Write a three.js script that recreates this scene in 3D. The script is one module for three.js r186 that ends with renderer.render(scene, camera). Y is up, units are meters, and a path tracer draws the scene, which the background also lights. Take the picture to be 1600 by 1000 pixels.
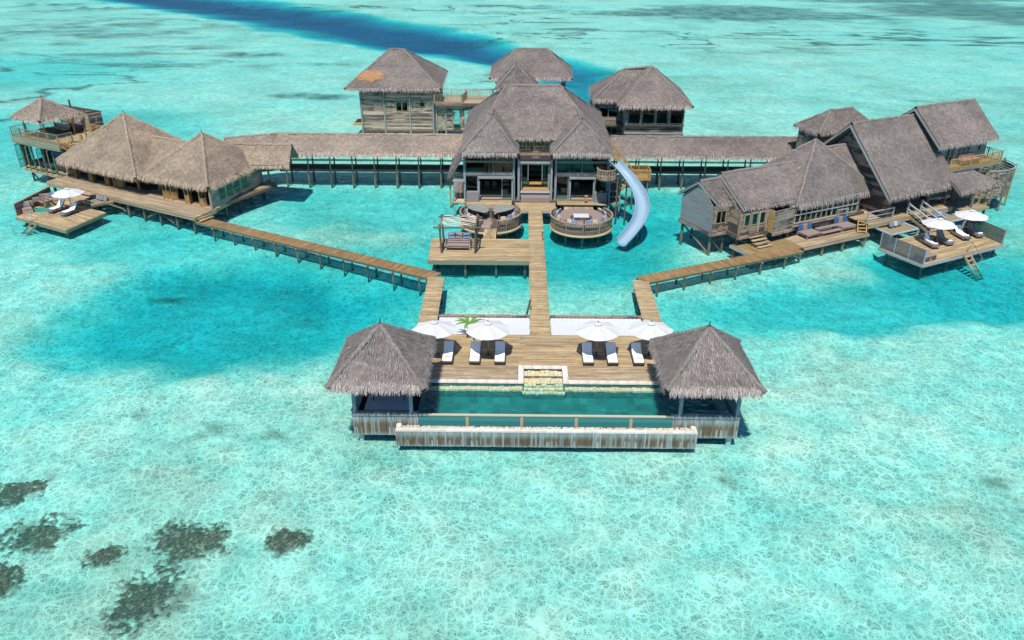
import * as THREE from 'three';
import { Sky } from 'three/addons/objects/Sky.js';
import { mergeGeometries } from 'three/addons/utils/BufferGeometryUtils.js';
import { RoundedBoxGeometry } from 'three/addons/geometries/RoundedBoxGeometry.js';

// ---------- camera, sky, sun, exposure ----------
const rad = THREE.MathUtils.degToRad, V3 = (x, y, z) => new THREE.Vector3(x, y, z);
const scene = new THREE.Scene();
const camera = new THREE.PerspectiveCamera(44.9, 1.6, 0.5, 12000);
camera.rotation.order = 'YXZ';
camera.position.set(-1.5, 27.3, 0);
camera.rotation.set(rad(-26.75), rad(0.65), rad(0.2));
const sunDir = V3(-0.17, Math.tan(rad(61)), 1).normalize();
const sky = new Sky();
sky.scale.setScalar(9000);
Object.assign(sky.material.uniforms.sunPosition, { value: sunDir.clone() });
sky.material.uniforms.turbidity.value = 2.5;
sky.material.uniforms.rayleigh.value = 1.1;
sky.material.uniforms.mieCoefficient.value = 0.004;
scene.add(sky);
scene.environmentIntensity = 0.115;
const sun = new THREE.DirectionalLight(new THREE.Color().setRGB(1, 0.965, 0.9), 4.9);
sun.name = 'sun';
sun.position.copy(sunDir).multiplyScalar(200).add(V3(0, 0, -75));
sun.target.position.set(0, 0, -75);
sun.castShadow = true;
Object.assign(sun.shadow.camera, { left: -75, right: 75, top: 75, bottom: -75, near: 10, far: 400 });
sun.shadow.mapSize.set(4096, 4096);
scene.add(sun, sun.target);
const renderer = new THREE.WebGLRenderer({ antialias: true });
renderer.toneMapping = THREE.LinearToneMapping;
renderer.toneMappingExposure = 1.1;
renderer.shadowMap.enabled = true;

// ---------- random numbers and noise ----------
let seed = 7;
const R = () => { seed = (seed + 0x6d2b79f5) | 0; let t = Math.imul(seed ^ (seed >>> 15), 1 | seed); t = (t + Math.imul(t ^ (t >>> 7), 61 | t)) ^ t; return ((t ^ (t >>> 14)) >>> 0) / 4294967296; };
const rr = (a, b) => a + (b - a) * R(), pick = (a) => a[Math.floor(R() * a.length)];
const hash = (i, j, s = 0) => { let h = Math.imul(i, 374761393) + Math.imul(j, 668265263) + Math.imul(s, 1274126177); h = Math.imul(h ^ (h >>> 13), 1274126177); return ((h ^ (h >>> 16)) >>> 0) / 4294967296; };
const mod = (a, n) => ((a % n) + n) % n, sm = (a, b, x) => { x = Math.min(1, Math.max(0, (x - a) / (b - a))); return x * x * (3 - 2 * x); }, mix = (a, b, t) => a + (b - a) * t;
function noise(x, y, s = 0, per = 0) {                               // value noise 0..1, periodic when per is given
  const i = Math.floor(x), j = Math.floor(y), u = x - i, v = y - j, a = u * u * (3 - 2 * u), b = v * v * (3 - 2 * v);
  const w = per ? (k) => mod(k, per) : (k) => k;
  return mix(mix(hash(w(i), w(j), s), hash(w(i + 1), w(j), s), a), mix(hash(w(i), w(j + 1), s), hash(w(i + 1), w(j + 1), s), a), b);
}
const fbm = (x, y, s = 0, n = 4, per = 0) => { let f = 0, a = 0.5, t = 0; for (let k = 0; k < n; k++) { f += a * noise(x, y, s + k, per); t += a; x *= 2; y *= 2; per *= 2; a *= 0.5; } return f / t; };

// ---------- textures ----------
function tex(w, h, f, srgb = false, rx = 1, ry = 1) {                // f(u, v) -> [r, g, b] 0..1
  const d = new Uint8Array(w * h * 4);
  for (let j = 0; j < h; j++) for (let i = 0; i < w; i++) {
    const c = f(i / w, j / h), k = (j * w + i) * 4, g = c.length ? c : [c, c, c];
    for (let q = 0; q < 3; q++) d[k + q] = Math.max(0, Math.min(255, g[q] * 255));
    d[k + 3] = 255;
  }
  const t = new THREE.DataTexture(d, w, h, THREE.RGBAFormat);
  t.wrapS = t.wrapT = THREE.RepeatWrapping; t.magFilter = THREE.LinearFilter; t.minFilter = THREE.LinearMipmapLinearFilter; t.generateMipmaps = true;
  if (srgb) t.colorSpace = THREE.SRGBColorSpace;
  t.repeat.set(rx, ry); t.needsUpdate = true;
  return t;
}
const grainF = (u, v) => { const a = fbm(u * 3, v * 24, 11, 3, 0), b = noise(u * 8, v * 90, 15), k = noise(u * 5, v * 6, 19) > 0.83 ? 0.82 : 1; return (0.72 + 0.2 * a + 0.14 * b) * k; };
const grainT = tex(256, 128, (u, v) => { const g = grainF(u, v); return [g, g * 0.985, g * 0.96]; }, true);
const grainB = tex(256, 128, grainF);
const deckT = tex(256, 256, (u, v) => { const g = grainF(u, v), b = fbm(u * 4, v * 6, 161, 4), d = noise(u * 9, v * 13, 167) > 0.86 ? 0.8 : 1, k = g * mix(0.78, 1.12, b) * d; return [k, k * mix(0.95, 1.03, b), k * mix(0.9, 1.1, b)]; }, true);
const weatherT = tex(256, 256, (u, v) => { const g = grainF(u, v), b = sm(0.42, 0.66, fbm(u * 5, v * 7, 131, 5)), w = sm(0.5, 0.75, fbm(u * 7 + 4, v * 5, 137, 4)); return [mix(g, 0.28, b * 0.7) + 0.1 * w, mix(g * 0.97, 0.3, b * 0.7) + 0.09 * w, mix(g * 0.93, 0.31, b * 0.7) + 0.08 * w]; }, true);
const strawT = tex(512, 512, (u, v) => { const a = noise(u * 128, v * 10, 3, 0) * 0.5 + noise(u * 64, v * 6, 5) * 0.5, b = fbm(u * 8, v * 8, 9, 4, 8), g = 0.62 + 0.3 * a + 0.22 * (b - 0.5); return [g, g * (0.97 + 0.04 * b), g * (0.93 + 0.08 * b)]; }, true);
const strawB = tex(512, 512, (u, v) => noise(u * 128, v * 10, 3) * 0.55 + noise(u * 64, v * 7, 5) * 0.3 + noise(u * 16, v * 16, 8, 16) * 0.15);
const clothB = tex(128, 128, (u, v) => 0.5 + 0.25 * Math.sin(u * 201) + 0.25 * Math.sin(v * 201));

// ---------- materials ----------
const lin = (r, g, b) => new THREE.Color().setRGB(r, g, b);
const M = (c, o = {}) => new THREE.MeshStandardMaterial({ color: lin(...c), roughness: 0.85, ...o });
const wood = (c, n = 5, spread = 0.16, o = {}) => Array.from({ length: n }, () => { const k = 1 + rr(-spread, spread), w = rr(-0.05, 0.05); return M([c[0] * k * (1 + w), c[1] * k, c[2] * k * (1 - w * 1.5)], { map: grainT, bumpMap: grainB, bumpScale: 0.004, roughness: 0.82, ...o }); });
const deckW = wood([0.59, 0.44, 0.232], 8, 0.24, { map: deckT }), jettyW = wood([0.44, 0.285, 0.12], 8, 0.3, { map: deckT }), paleW = wood([0.54, 0.415, 0.255], 7, 0.2, { map: deckT });
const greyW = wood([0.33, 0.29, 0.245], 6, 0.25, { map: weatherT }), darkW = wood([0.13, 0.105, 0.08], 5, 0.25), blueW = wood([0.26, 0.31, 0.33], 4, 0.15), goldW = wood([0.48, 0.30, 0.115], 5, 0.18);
const pileW = wood([0.16, 0.15, 0.105], 5, 0.3), pinkW = wood([0.34, 0.265, 0.215], 6, 0.2, { map: weatherT }), sideW = wood([0.44, 0.38, 0.32], 8, 0.3, { map: weatherT }), mossW = wood([0.29, 0.31, 0.22], 5, 0.18), steelW = wood([0.40, 0.45, 0.49], 4, 0.1);
const taupe = M([0.25, 0.185, 0.16], { bumpMap: clothB, bumpScale: 0.003 }), blueC = M([0.13, 0.2, 0.33], { bumpMap: clothB, bumpScale: 0.003 }), navyC = M([0.03, 0.09, 0.2], { bumpMap: clothB, bumpScale: 0.003 }), beigeC = M([0.5, 0.38, 0.27], { bumpMap: clothB, bumpScale: 0.003 }), greyC = M([0.16, 0.17, 0.2], { bumpMap: clothB, bumpScale: 0.003 }), whiteC = M([0.8, 0.79, 0.78], { bumpMap: clothB, bumpScale: 0.003 });
const stoneM = M([0.74, 0.7, 0.62]), metalM = M([0.4, 0.42, 0.44], { roughness: 0.4, metalness: 0.6 }), darkM = M([0.03, 0.032, 0.035]), wallM = M([0.42, 0.4, 0.36]), ropeM = M([0.6, 0.58, 0.52]);
const glassM = new THREE.MeshPhysicalMaterial({ color: lin(0.62, 0.86, 0.85), transmission: 1, thickness: 0, roughness: 0.04, ior: 1.5 });
const canvasM = new THREE.MeshPhysicalMaterial({ color: lin(0.58, 0.575, 0.56), roughness: 0.95, transmission: 0.12, thickness: 0, side: THREE.DoubleSide });
const thatchMat = (c, s) => M(c, { map: strawT, bumpMap: strawB, bumpScale: 0.05, roughness: 1, side: THREE.DoubleSide, vertexColors: true });
const thG = { base: thatchMat([0.325, 0.277, 0.25]), c: [0.315, 0.266, 0.24] }, thB = { base: thatchMat([0.47, 0.37, 0.275]), c: [0.45, 0.345, 0.25] }, thP = { base: thatchMat([0.46, 0.375, 0.305]), c: [0.44, 0.35, 0.28] };
const bladeM = new THREE.MeshStandardMaterial({ vertexColors: true, roughness: 1, side: THREE.DoubleSide });

// ---------- building kit ----------
const WL = 0.7;                                                         // water level
const frames = { W: [[0, 0, 0], 0], P: [[-0.04, 0.75, 0], 0, 0.9725], L: [[-33.4, 0, -71.6], rad(-28.44)], Q: [[16, 0, -62], rad(27.5)] };
const ORG = new Map(), used = {};
const numbered = (n) => { const k = (used[n] = (used[n] ?? -1) + 1); return k ? `${n}_${String(k).padStart(3, '0')}` : n; };
const sub = (a, b) => [a[0] - b[0], a[1] - b[1], a[2] - b[2]], add = (a, b) => [a[0] + b[0], a[1] + b[1], a[2] + b[2]], lp = (a, b, t) => [mix(a[0], b[0], t), mix(a[1], b[1], t), mix(a[2], b[2], t)];
const len = (a) => Math.hypot(...a), mul = (a, k) => a.map((x) => x * k), unit = (a) => mul(a, 1 / len(a)), cross = (a, b) => [a[1] * b[2] - a[2] * b[1], a[2] * b[0] - a[0] * b[2], a[0] * b[1] - a[1] * b[0]];
function T(name, label, category, base = [0, 0, 0], F = 'W', group) {
  const g = new THREE.Group(), [o, r, k = 1] = frames[F];
  g.name = numbered(name); g.userData = { label, category }; if (group) g.userData.group = group;
  g.position.copy(V3(...base).multiplyScalar(k).applyAxisAngle(V3(0, 1, 0), r).add(V3(...o))); g.rotation.y = r; g.scale.setScalar(k);
  ORG.set(g, base); scene.add(g);
  return g;
}
function G(name, parent, base) { const g = new THREE.Group(); g.name = name; g.position.set(...sub(base, ORG.get(parent))); ORG.set(g, base); parent.add(g); return g; }
const unitBoxes = Array.from({ length: 8 }, (_, k) => { const b = new THREE.BoxGeometry(1, 1, 1), u = b.attributes.uv, ox = rr(0, 1), oy = rr(0, 1); for (let i = 0; i < u.count; i++) u.setXY(i, u.getX(i) * 0.8 + ox, u.getY(i) * 0.1 + oy); return b; });
const one = (m) => (Array.isArray(m) ? pick(m) : m);
function mesh(parent, name, g, m, pos) { const o = new THREE.Mesh(g, one(m)); o.name = name; o.position.set(...sub(pos, ORG.get(parent))); parent.add(o); return o; }
function beam(parent, name, a, b, w, h, m) {                          // a bar from a to b, w wide and h high
  const d = sub(b, a), L = len(d), x = V3(...d).normalize(), up = Math.abs(x.y) > 0.95 ? V3(0, 0, 1) : V3(0, 1, 0);
  const z = x.clone().cross(up).normalize(), y = z.clone().cross(x);
  const o = mesh(parent, name, pick(unitBoxes), m, lp(a, b, 0.5));
  o.quaternion.setFromRotationMatrix(new THREE.Matrix4().makeBasis(x, y, z)); o.scale.set(L, h, w);
  return o;
}
function box(parent, name, c, s, m, ry = 0) { const o = mesh(parent, name, pick(unitBoxes), m, c); o.scale.set(...s); o.rotation.y = ry; return o; }
const soft = {};
function pad(parent, name, c, s, m, ry = 0, rx = 0) {                  // a cushion
  const k = s.join(), g = (soft[k] ??= (() => { const q = new RoundedBoxGeometry(...s, 3, Math.min(...s) * 0.45), p = q.attributes.position; for (let i = 0; i < p.count; i++) { const x = p.getX(i) / s[0] * 2, z = p.getZ(i) / s[2] * 2, y = p.getY(i) / s[1] * 2; p.setXYZ(i, p.getX(i) * (1 - 0.07 * (1 - Math.abs(z))), p.getY(i), p.getZ(i)); } q.computeVertexNormals(); return q; })());
  const o = mesh(parent, name, g, m, c); o.rotation.set(rx, ry, 0, 'YXZ'); return o;
}
const cyls = [6, 10].map((n) => new THREE.CylinderGeometry(1, 1, 1, n, 1)), taper = new THREE.CylinderGeometry(0.78, 1, 1, 9, 1);
function pole(parent, name, a, b, r, m, g = cyls[1]) { const d = V3(...sub(b, a)), o = mesh(parent, name, g, m, lp(a, b, 0.5)); o.quaternion.setFromUnitVectors(V3(0, 1, 0), d.clone().normalize()); o.scale.set(r, d.length(), r); return o; }
function geo(parent, name, g, m) { const o = ORG.get(parent); g.translate(-o[0], -o[1], -o[2]); const q = new THREE.Mesh(g, one(m)); q.name = name; parent.add(q); return q; }
function poly(pts, idx, uvs) { const g = new THREE.BufferGeometry(); g.setAttribute('position', new THREE.Float32BufferAttribute(pts.flat(), 3)); if (uvs) g.setAttribute('uv', new THREE.Float32BufferAttribute(uvs.flat(), 2)); g.setIndex(idx); g.computeVertexNormals(); return g; }
function pile(parent, x, z, top, m = pileW, r = 0.14, lean = 0.1) { return pole(parent, 'pile', [x + rr(-lean, lean), -7, z + rr(-lean, lean)], [x, top, z], r * rr(0.85, 1.15), m, taper); }

// planks in rows along x (ext(z) gives the ends of each row)
function rows(parent, z0, z1, ext, top, mats, { pw = 0.16, seg = 4, th = 0.045 } = {}) {
  const n = Math.round(Math.abs(z1 - z0) / pw);
  for (let k = 0; k < n; k++) {
    const z = mix(z0, z1, (k + 0.5) / n), [a, b] = ext(z), w = Math.abs(z1 - z0) / n - 0.022;
    let x = a, first = rr(0.4, 1) * seg;
    while (x < b - 0.01) { let e = Math.min(b, x + first); if (b - e < 0.6) e = b; beam(parent, 'plank', [x + 0.004, top - th / 2 + rr(-0.004, 0.004), z], [e - 0.004, top - th / 2 + rr(-0.004, 0.004), z], w, th, mats); x = e; first = seg * rr(0.8, 1.1); }
  }
}
const rect = (parent, x0, x1, z0, z1, top, mats, o) => rows(parent, z0, z1, () => [x0, x1], top, mats, o);
// planks in columns along z
function cols(parent, x0, x1, ext, top, mats, { pw = 0.16, th = 0.045 } = {}) { const n = Math.round(Math.abs(x1 - x0) / pw); for (let k = 0; k < n; k++) { const x = mix(x0, x1, (k + 0.5) / n), [a, b] = ext(x); beam(parent, 'plank', [x, top - th / 2 + rr(-0.004, 0.004), a], [x, top - th / 2 + rr(-0.004, 0.004), b], Math.abs(x1 - x0) / n - 0.022, th, mats); } }
// a walkway of cross planks from a to b with stringers, cross heads and piles
function jetty(parent, a, b, w, mats, { pw = 0.17, every = 2.7, cutA = 0, cutB = 0, side = 0.2 } = {}) {
  const d = sub(b, a), L = len(d), x = unit(d), n = unit(cross(x, [0, 1, 0])), N = Math.round(L / pw);
  for (let k = 0; k < N; k++) {
    const s = (k + 0.5) / N * L, l = -w / 2 + rr(-0.02, 0.02), r = w / 2 + rr(-0.02, 0.02), c = add(a, mul(x, s)), y = rr(-0.006, 0.006);
    beam(parent, 'plank', add(add(c, mul(n, l)), [0, y - 0.024, 0]), add(add(c, mul(n, r)), [0, y - 0.024, 0]), L / N - 0.03, 0.048, mats);
  }
  for (const q of [-1, 1]) beam(parent, 'stringer', add(add(a, mul(n, q * (w / 2 - 0.14))), [0, -0.05 - side / 2, 0]), add(add(b, mul(n, q * (w / 2 - 0.14))), [0, -0.05 - side / 2, 0]), 0.12, side, mossW);
  for (let s = every / 2; s < L; s += every) {
    const c = add(a, mul(x, s));
    for (const q of [-1, 1]) { const p = add(c, mul(n, q * (w / 2 - 0.2))); pile(parent, p[0], p[2], c[1] - 0.12, pileW, 0.11, 0.06); }
    beam(parent, 'cross_head', add(add(c, mul(n, -w / 2 + 0.02)), [0, -0.32, 0]), add(add(c, mul(n, w / 2 - 0.02)), [0, -0.32, 0]), 0.14, 0.14, mossW);
  }
}
// posts, rails and balusters along a polyline
function railing(parent, pts, h, m, { every = 0.2, postEvery = 1.6, baluster = 0.024, closed = false, mid = false, bottom = 0.1, rail = 0.09, posts = true } = {}) {
  for (let k = 0; k + 1 < pts.length; k++) {
    const a = pts[k], b = pts[k + 1], L = len(sub(b, a)), np = Math.max(1, Math.round(L / postEvery));
    beam(parent, 'top_rail', add(a, [0, h, 0]), add(b, [0, h, 0]), rail, 0.06, m);
    beam(parent, 'bottom_rail', add(a, [0, bottom, 0]), add(b, [0, bottom, 0]), 0.06, 0.05, m);
    if (mid) beam(parent, 'middle_rail', add(a, [0, h * 0.55, 0]), add(b, [0, h * 0.55, 0]), 0.06, 0.05, m);
    if (posts) for (let i = k ? 1 : 0; i <= np; i++) { const p = lp(a, b, i / np); beam(parent, 'post', add(p, [0, -0.1, 0]), add(p, [0, h + 0.06, 0]), 0.1, 0.1, m); }
    if (every) for (let s = every / 2; s < L; s += every) { const p = lp(a, b, s / L); pole(parent, 'baluster', add(p, [0, bottom, 0]), add(p, [0, h - 0.02, 0]), baluster, m, cyls[0]); }
  }
}
// wall from a to b (plan), y0 to y1, with openings [s0, s1, y0, y1]; boards proud of a dark sheathing
function wall(parent, a, b, y0, y1, mats, openings = [], { bh = 0.21, th = 0.1, top } = {}) {
  const A = [a[0], y0, a[1]], B = [b[0], y0, b[1]], L = len(sub(B, A)), x = unit(sub(B, A)), n = cross(x, [0, 1, 0]);
  const roofAt = top ?? (() => y1);
  const s = new THREE.Shape(); s.moveTo(0, 0); s.lineTo(L, 0);
  for (let k = 24; k >= 0; k--) s.lineTo(L * k / 24, roofAt(L * k / 24) - y0);
  for (const [p, q, e, f] of openings) { const h = new THREE.Path(); h.moveTo(p, e - y0); h.lineTo(p, f - y0); h.lineTo(q, f - y0); h.lineTo(q, e - y0); s.holes.push(h); }
  const g = new THREE.ExtrudeGeometry(s, { depth: th, bevelEnabled: false });
  g.applyMatrix4(new THREE.Matrix4().makeBasis(V3(...x), V3(0, 1, 0), V3(...n).negate().cross(V3(0, 0, 0)).add(V3(...cross(x, [0, 1, 0])))).setPosition(...A));
  g.translate(...mul(n, -th - 0.005));
  geo(parent, 'wall', g, pick(greyW));
  if (!mats) return;
  let ymax = y1; if (top) for (let k = 0; k <= 24; k++) ymax = Math.max(ymax, roofAt(L * k / 24));
  const N = Math.round((ymax - y0) / bh);
  for (let k = 0; k < N; k++) {
    const e = mix(y0, ymax, (k + 0.5) / N);
    let runs = [[0, L]];
    if (top) { let lo = L, hi = 0; for (let i = 0; i <= 60; i++) if (roofAt(L * i / 60) > e + bh / 2) { lo = Math.min(lo, L * i / 60); hi = Math.max(hi, L * i / 60); } runs = hi > lo ? [[lo, hi]] : []; }
    for (const [p, q, f, h] of openings) if (e > f - bh / 2 && e < h + bh / 2) runs = runs.flatMap(([i, j]) => [[i, Math.min(j, p)], [Math.max(i, q), j]]).filter(([i, j]) => j - i > 0.05);
    for (const [i, j] of runs) { const p = add(add(A, mul(x, i)), add(mul(n, 0.018 + rr(0, 0.012)), [0, e - y0, 0])), q = add(p, mul(x, j - i)); beam(parent, 'board', p, q, 0.04, (ymax - y0) / N - 0.012, mats); }
  }
}
// glazed frame: s along a->b direction
function glazing(parent, a, b, y0, y1, m, { n = 1, t = 0.07, mid = 0, name = 'window' } = {}) {
  const w = G(name, parent, [a[0], y0, a[1]]), A = [a[0], y0, a[1]], B = [b[0], y0, b[1]], H = y1 - y0;
  for (const y of [t / 2, H - t / 2, ...(mid ? [mid] : [])]) beam(w, 'rail', add(A, [0, y, 0]), add(B, [0, y, 0]), t, t, m);
  for (let k = 0; k <= n; k++) { const p = lp(A, B, k / n); beam(w, 'stile', add(p, [0, 0, 0]), add(p, [0, H, 0]), t * 1.06, t * 1.06, m); }
  for (let k = 0; k < n; k++) { const p = lp(A, B, (k + 0.04) / n), q = lp(A, B, (k + 0.96) / n); beam(w, 'pane', add(p, [0, H / 2, 0]), add(q, [0, H / 2, 0]), 0.012, H - t, glassM); }
  return w;
}

// ---------- thatch ----------
function roof(parent, slopes, look, { dens = 26, fringe = 34, th = 0.28, caps = [], noFringe = [], fl = 0.42, sag = 0.05 } = {}) {
  const P = [], N = [], C = [], blade = (p, dir, side, nrm, L, w, c) => {
    const q = add(p, mul(dir, L)), a = add(p, mul(side, w)), b = sub(p, mul(side, w)), e = add(q, mul(side, w * 0.45)), f = sub(q, mul(side, w * 0.45));
    for (const v of [a, b, e, b, f, e]) P.push(...v);
    for (let k = 0; k < 6; k++) { N.push(...nrm); C.push(...c); }
  };
  const o = ORG.get(parent), tone = () => { const k = rr(0.62, 1.32), w = rr(-0.05, 0.07); return [look.c[0] * k * (1 + w), look.c[1] * k, look.c[2] * k * (1 - w)]; };
  slopes.forEach(([a, b, c, d], si) => {
    const tri = !d; d ??= c;
    if (!noFringe.includes(si)) { const k = (p, q) => lp(p, q, 0.26 / len(sub(q, p))); [a, b] = [k(a, d), k(b, c)]; }  // the straw fringe makes up the last hand's breadth of the eave
    const e = unit(sub(b, a)), nr = unit(cross(sub(b, a), sub(lp(c, d, 0.5), a))), dn = unit(cross(e, nr));
    const down = dn[1] < 0 ? dn : mul(dn, -1);
    const lw = len(sub(b, a)), lh = len(sub(lp(c, d, 0.5), lp(a, b, 0.5))), nu = Math.max(2, Math.ceil(lw / 0.55)), nv = Math.max(2, Math.ceil(lh / 0.26));
    const S = si * 17 + a[0] * 0.37, at = (s, t) => lp(lp(a, b, s), lp(d, c, s), t);
    const pts = [], uvs = [], idx = [], cols = [];
    const age = (u, v) => { const a = fbm(u * 0.33 + S, v * 0.45, 151, 4), b = fbm(u * 1.3 + S, v * 0.5, 157, 3); return mix(0.6, 1.3, a) * mix(0.84, 1.14, b); };
    const surf = (off, wob) => { const z0 = pts.length; for (let j = 0; j <= nv; j++) for (let i = 0; i <= nu; i++) { const p = at(i / nu, j / nv), u = (p[0] * e[0] + p[1] * e[1] + p[2] * e[2]), v = -(p[0] * down[0] + p[1] * down[1] + p[2] * down[2]); const k = wob ? ((fbm(u * 0.9 + S, v * 0.9, 31, 3) - 0.5) * 0.16 - sag * Math.sin(Math.PI * j / nv)) * (i && i < nu ? 1 : 0.4) + 0.045 * (mod(v / 0.62 + 0.35 * noise(u * 0.8, S, 33), 1) - 0.5) : 0; const g = age(u, v); cols.push([g, g * (0.985 + 0.03 * (1 - g)), g * (0.97 + 0.06 * (1 - g))]); pts.push(add(p, mul(nr, off + k))); uvs.push([u / 2.2, v / 2.2]); } return z0; };
    const A = surf(th / 2, true), B = surf(-th / 2, false), id = (z, i, j) => z + j * (nu + 1) + i;
    for (let j = 0; j < nv; j++) for (let i = 0; i < nu; i++) { idx.push(id(A, i, j), id(A, i + 1, j), id(A, i + 1, j + 1), id(A, i, j), id(A, i + 1, j + 1), id(A, i, j + 1), id(B, i, j), id(B, i + 1, j + 1), id(B, i + 1, j), id(B, i, j), id(B, i, j + 1), id(B, i + 1, j + 1)); }
    const sg = poly(pts, idx, uvs); sg.setAttribute('color', new THREE.Float32BufferAttribute(cols.flat(), 3)); geo(parent, 'thatch_slope', sg, look.base);
    // edges (eave and rakes), own vertices so that they shade sharply
    const ep = [], ei = [], eu = [], strip = (f, n) => { const z0 = ep.length; for (let k = 0; k <= n; k++) { const [p, q] = f(k / n); ep.push(p, q); eu.push([k * 0.3, 0], [k * 0.3, 0.2]); } for (let k = 0; k < n; k++) { const z = z0 + k * 2; ei.push(z, z + 1, z + 2, z + 1, z + 3, z + 2); } };
    strip((s) => { const p = at(s, 0); return [add(p, mul(nr, th / 2)), add(p, mul(nr, -th / 2))]; }, nu);
    for (const s of [0, 1]) strip((t) => { const p = at(s, t); return [add(p, mul(nr, th / 2 - 0.02)), add(p, mul(nr, -th / 2))]; }, nv);
    geo(parent, 'thatch_edge', poly(ep, ei, eu), look.base);
    const area = tri ? lw * lh / 2 : (lw + len(sub(c, d))) / 2 * lh;
    for (let k = 0, m = area * dens; k < m; k++) {
      let s = R(), t = R(); if (tri || len(sub(c, d)) < lw * 0.5) t = 1 - Math.sqrt(1 - t * 0.985);
      const p = add(at(s, t), mul(nr, th / 2 + rr(-0.03, 0.03))), dir = unit(add(add(down, mul(nr, rr(0.04, 0.2))), mul(e, rr(-0.14, 0.14))));
      blade(sub(p, o), dir, e, unit(add(nr, [rr(-0.3, 0.3), rr(-0.12, 0.12), rr(-0.3, 0.3)])), rr(0.12, 0.32), rr(0.008, 0.022), mul(tone(), age(p[0] * e[0] + p[1] * e[1] + p[2] * e[2], -(p[0] * down[0] + p[1] * down[1] + p[2] * down[2]))));
    }
    if (noFringe.includes(si)) return;
    for (let k = 0, m = lw * fringe * 1.7; k < m; k++) {
      const s = R(), up = R() * R(), p = add(add(lp(a, b, s), mul(down, -0.25 * up)), mul(nr, mix(th / 2 + 0.02, -th / 2, R() * R())));
      const dir = unit(add(add(mul(down, rr(0.5, 1)), [0, -rr(0.15, 0.9), 0]), mul(e, rr(-0.3, 0.3))));
      blade(sub(p, o), dir, e, unit(add(nr, [rr(-0.4, 0.4), rr(-0.3, 0.1), rr(-0.4, 0.4)])), rr(0.4, 1.2) * fl, rr(0.01, 0.026), tone().map((x) => x * 1.12));
    }
  });
  const g = new THREE.BufferGeometry();
  g.setAttribute('position', new THREE.Float32BufferAttribute(P, 3)); g.setAttribute('normal', new THREE.Float32BufferAttribute(N, 3)); g.setAttribute('color', new THREE.Float32BufferAttribute(C, 3));
  const st = new THREE.Mesh(g, bladeM); st.name = 'straw'; st.userData.kind = 'stuff'; parent.add(st);
  for (const [p, q, r = 0.17] of caps) {
    const L = len(sub(q, p)), n = Math.max(3, Math.ceil(L / 0.35)), crv = new THREE.CatmullRomCurve3(Array.from({ length: n + 1 }, (_, k) => V3(...add(lp(p, q, k / n), [rr(-0.03, 0.03), th / 2 - 0.05 + rr(-0.03, 0.03), rr(-0.03, 0.03)]))));
    geo(parent, 'ridge_cap', new THREE.TubeGeometry(crv, n * 2, r, 7), look.base);
  }
}
const hips = (f) => f;
// hipped roof from corner rectangle: FL FR BR BL at eave, ridge ends r0 (left) r1 (right)
function hipRoof(parent, FL, FR, BR, BL, r0, r1, look, o = {}) {
  const s = len(sub(r0, r1)) < 0.05;
  roof(parent, [s ? [FL, FR, r0] : [FL, FR, r1, r0], [FR, BR, r1], s ? [BR, BL, r0] : [BR, BL, r0, r1], [BL, FL, r0]], look, { caps: [[FL, r0], [FR, r1], [BR, r1], [BL, r0], ...(s ? [] : [[r0, r1]])], ...o });
}
// gable roof: ridge r0-r1, front eave f0-f1, back eave b0-b1
function gableRoof(parent, r0, r1, f0, f1, b0, b1, look, o = {}) { roof(parent, [[f0, f1, r1, r0], [b1, b0, r0, r1]], look, { caps: [[r0, r1]], ...o }); }
const finial = (t, p) => pole(t, 'finial', p, add(p, [0, 0.5, 0]), 0.045, darkW, cyls[0]);
// ---------- the sea: bed, body of water, surface ----------
const blobs = [ // x, z, rx, rz, turn, extra depth
  [-24, -54.5, 14.5, 9.6, -0.1, 2.7], [-32, -66, 12, 8, -0.3, 0.9], [-14, -62, 9, 7, 0.2, 1.1], [0, -66, 12, 11, 0, 1.4], [-16, -80, 14, 9, 0, 1.1], [16, -80, 14, 9, 0, 1.7], [6, -70, 10, 10, 0, 1.2],
  [27, -58, 19, 6.2, 0.32, 1.5], [40, -62, 13, 9, 0.2, 0.9], [-45, -78, 16, 11, -0.3, 0.8], [44, -82, 18, 10, 0.2, 0.5], [4, -130, 11, 18, 0, 3.0], [-70, -110, 26, 22, 0, 0.7], [-118, -165, 40, 26, 0.1, 0.7],
];
const chan = [[-230, -430], [-159, -355], [-96, -300], [-43, -238], [-22, -211], [-5, -190], [9, -168], [13, -150], [9, -132]];
function channel(x, z) {
  let best = 1e9, along = 0;
  for (let k = 0; k + 1 < chan.length; k++) { const [ax, az] = chan[k], [bx, bz] = chan[k + 1], dx = bx - ax, dz = bz - az, t = Math.min(1, Math.max(0, ((x - ax) * dx + (z - az) * dz) / (dx * dx + dz * dz))), d = Math.hypot(x - ax - dx * t, z - az - dz * t); if (d < best) { best = d; along = k + t; } }
  const w = mix(19, 6, sm(1.5, 7.5, along));
  return sm(w * 1.5, w * 0.2, best + (fbm(x * 0.05, z * 0.05, 71, 3) - 0.5) * w * 0.9) * mix(12, 5, sm(4, 7.5, along));
}
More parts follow.
